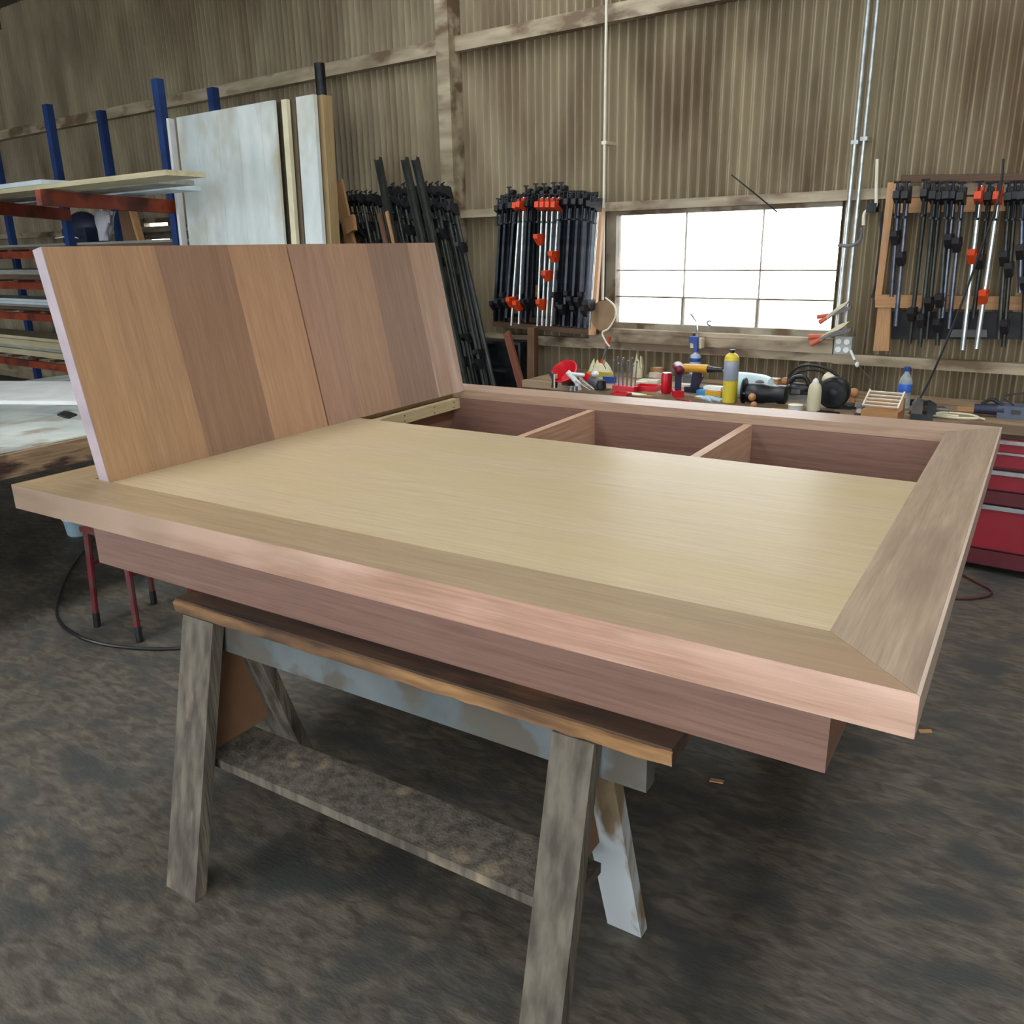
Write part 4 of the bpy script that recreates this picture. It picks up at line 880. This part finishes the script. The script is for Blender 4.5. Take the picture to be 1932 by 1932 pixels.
# more small clutter
for u, v, a, b, h, r_, m, nm, lab, cat_ in ((1300, 722, .035, .02, .05, .2, M_grey, 'battery_charger', 'grey battery charger behind the two cordless drills', 'charger'), (1395, 726, .05, .03, .03, -.2, M_paper, 'paper_packet', 'pale paper packet behind the gas cylinder', 'packet'),
        (1590, 742, .045, .03, .035, .3, M_dark, 'tool_box', 'small dark metal box behind the round black sander', 'box'), (1762, 778, .05, .03, .03, .5, M_brownx, 'wood_scrap', 'dark brown wood scrap behind the grey vise', 'scrap'),
        (1150, 722, .04, .02, .04, .1, M_blue, 'small_carton', 'small blue carton behind the drill bit stand', 'carton'), (1830, 774, .06, .03, .012, .2, M_tanx, 'wood_scrap', 'thin tan wood scrap behind the cream cord coil', 'scrap'),
        (1560, 779, .06, .02, .008, -.15, M_black, 'rubber_pad', 'flat black rubber pad in front of the round sander', 'pad')):
    c = MB().prism([(-a, -b), (a*.95, -b), (a, b*.9), (-a*.96, b)], 0, h).build(nm, m, bev=.002); tag(c, lab, cat_, None, hp(u, v, Z), PHI+r_)
for k, (u, v, r_, m, lab) in enumerate(((1215, 748, .25, M_dyellow, 'short yellow pencil lying in front of the red tray'), (1290, 756, -.3, M_red, 'short red pencil lying in front of the drills'), (1478, 774, .1, M_dyellow, 'yellow pencil lying left of the low white tub'))):
    o = bt('pencil', lab, 'pencil', u, v, r_); MB().cyl((-.06, 0, .004), (.045, 0, .004), .004, n=6).build('shaft', m, o); MB().cyl((.0452, 0, .004), (.06, 0, .004), .004, .0008, n=6).build('tip', M_cork, o)
# rolled newspaper
o = bt('paper_roll', 'rolled grey paper tube lying left of the wooden slotted box', 'paper roll', 1622, 779, .2)
MB().cyl((0, -.07, .022), (0, .08, .022), .02, n=18).build('roll', M_grey, o); MB().cyl((0, -.0705, .022), (0, -.068, .022), .014, n=14).build('inner_core', M_paper, o)
# slotted box
o = bt('slotted_box', 'tan wooden box with slotted lid on the bench left of the water bottle', 'box', 1662, 790)
a = .085
MB().box(-a, a, -.05, .1, 0, .045).build('box', M_tanx, o, bev=.002)
Mt = T(0, -.045, .06) @ RX(.5)
for x in (-a, a-.008): MB().box(x, x+.008, 0, .13, 0, .012, Mt).build('side_rail', M_paper, o)
for k in range(5): MB().box(-a+.0085, a-.0085, .005+k*.028, .012+k*.028, 0, .008, Mt).build('slat', M_paper, o)
MB().box(-a, a, .05, .09, .0455, .1).build('back_block', M_tan, o)
o = bt('offcut_strip', 'flat brown wooden strip in front of the slotted box', 'offcut', 1640, 788); MB().box(-.07, .09, -.012, .012, 0, .016).build('strip', M_brownx, o, bev=.001)
MB().box(.091, .125, -.014, .014, 0, .03).build('end_block', M_tanx, o, bev=.001)
# water bottle
o = bt('water_bottle', 'clear water bottle with blue cap and blue label, right of the slotted box', 'bottle', 1703, 770)
MB().lathe([(.028, 0), (.033, .006), (.033, .06), (.031, .065), (.033, .07), (.033, .14), (.028, .158), (.014, .182), (.012, .186), (.012, .195)], 24).build('bottle', glassy('bottle plastic', (200, 212, 214), .1, .45), o)
MB().lathe([(.0335, .085), (.034, .086), (.034, .128), (.0335, .129)], 24).build('label_band', mat('label blue', (50, 100, 200), (70, 122, 216), rough=.4), o)
MB().lathe([(.016, .195), (.0165, .196), (.0165, .214), (.014, .217)], 18).build('cap', M_blue, o)
# grey lumps at right: bench vice
o = bt('bench_vise', 'small dark grey bench vise right of the slotted box', 'vise', 1738, 790, .2)
MB().box(-.05, .05, -.04, .04, 0, .03).build('base', M_dark, o, bev=.004)
MB().prism([(-.05, .03), (.0, .03), (.0, .09), (-.03, .1), (-.05, .07)], -.04, .04, RX(math.pi/2)).build('fixed_jaw', mat('worn grey casting', (84, 78, 76), (112, 104, 100), rough=.6), o, bev=.005)
MB().prism([(.02, .03), (.06, .03), (.06, .07), (.03, .09), (.02, .09)], -.035, .035, RX(math.pi/2)).build('moving_jaw', M_dark, o, bev=.005)
sc_ = MB().cyl((.06, 0, .05), (.12, 0, .05), .008, n=10).build('screw', M_grey, o); MB().cyl((.115, -.04, .05), (.115, .04, .05), .004, n=8).build('handle', M_grey, o)
o = bt('power_strip', 'black power strip behind the grey vise', 'power strip', 1730, 765); MB().box(-.06, .06, -.02, .02, 0, .03).build('body', M_black, o, bev=.003)
for k in range(3): MB().cyl((-.035+k*.035, 0, .03), (-.035+k*.035, 0, .032), .012, n=14).build('socket', M_grey, o)
# right end: coiled white cord, tool, blue grey case
base = hp(1802, 790, Z)
tag(MB().tube([(.13, .0, .01), (.05, .04, .012), (-.06, .03, .012), (-.1, -.02, .012), (0, -.04, .012), (.1, -.01, .014), (.06, .03, .02), (-.05, .02, .022), (-.08, -.02, .02), (.02, -.035, .02)], .006).build('extension_cord', M_cream), 'cream cord coiled on the bench right of the vise', 'cord', None, base, PHI)
o = bt('jigsaw', 'dark blue jigsaw lying between the cream cord and the blue-grey case', 'jigsaw', 1866, 786, .1)
MB().cyl((-.07, 0, .035), (.06, 0, .04), .024, .03, n=14).build('body', mat('navy shell', (30, 36, 60), (44, 50, 76), rough=.45), o)
MB().box(-.11, -.05, -.03, .03, .0, .006).build('shoe', M_chrome, o); MB().tube([(-.04, 0, .06), (.0, 0, .085), (.05, 0, .06)], .009).build('handle', M_dark, o)
MB().tube([(.06, 0, .04), (.1, 0, .06), (.05, .03, .1), (.14, .05, .12)], .004).build('cord', M_black, o)
o = bt('tool_case', 'flat blue-grey plastic tool case at the right end of the bench', 'case', 1915, 788, .1)
MB().box(-.08, .08, -.05, .05, 0, .035).build('lower_shell', mat('blue grey case', (72, 84, 104), (88, 98, 118), rough=.5), o, bev=.005)
MB().box(-.08, .08, -.05, .05, .036, .062).build('lid', MC['blue grey case'], o, bev=.005); MB().box(-.02, .02, -.056, -.05, .025, .045).build('latch', M_black, o)
bpy.context.view_layer.update()
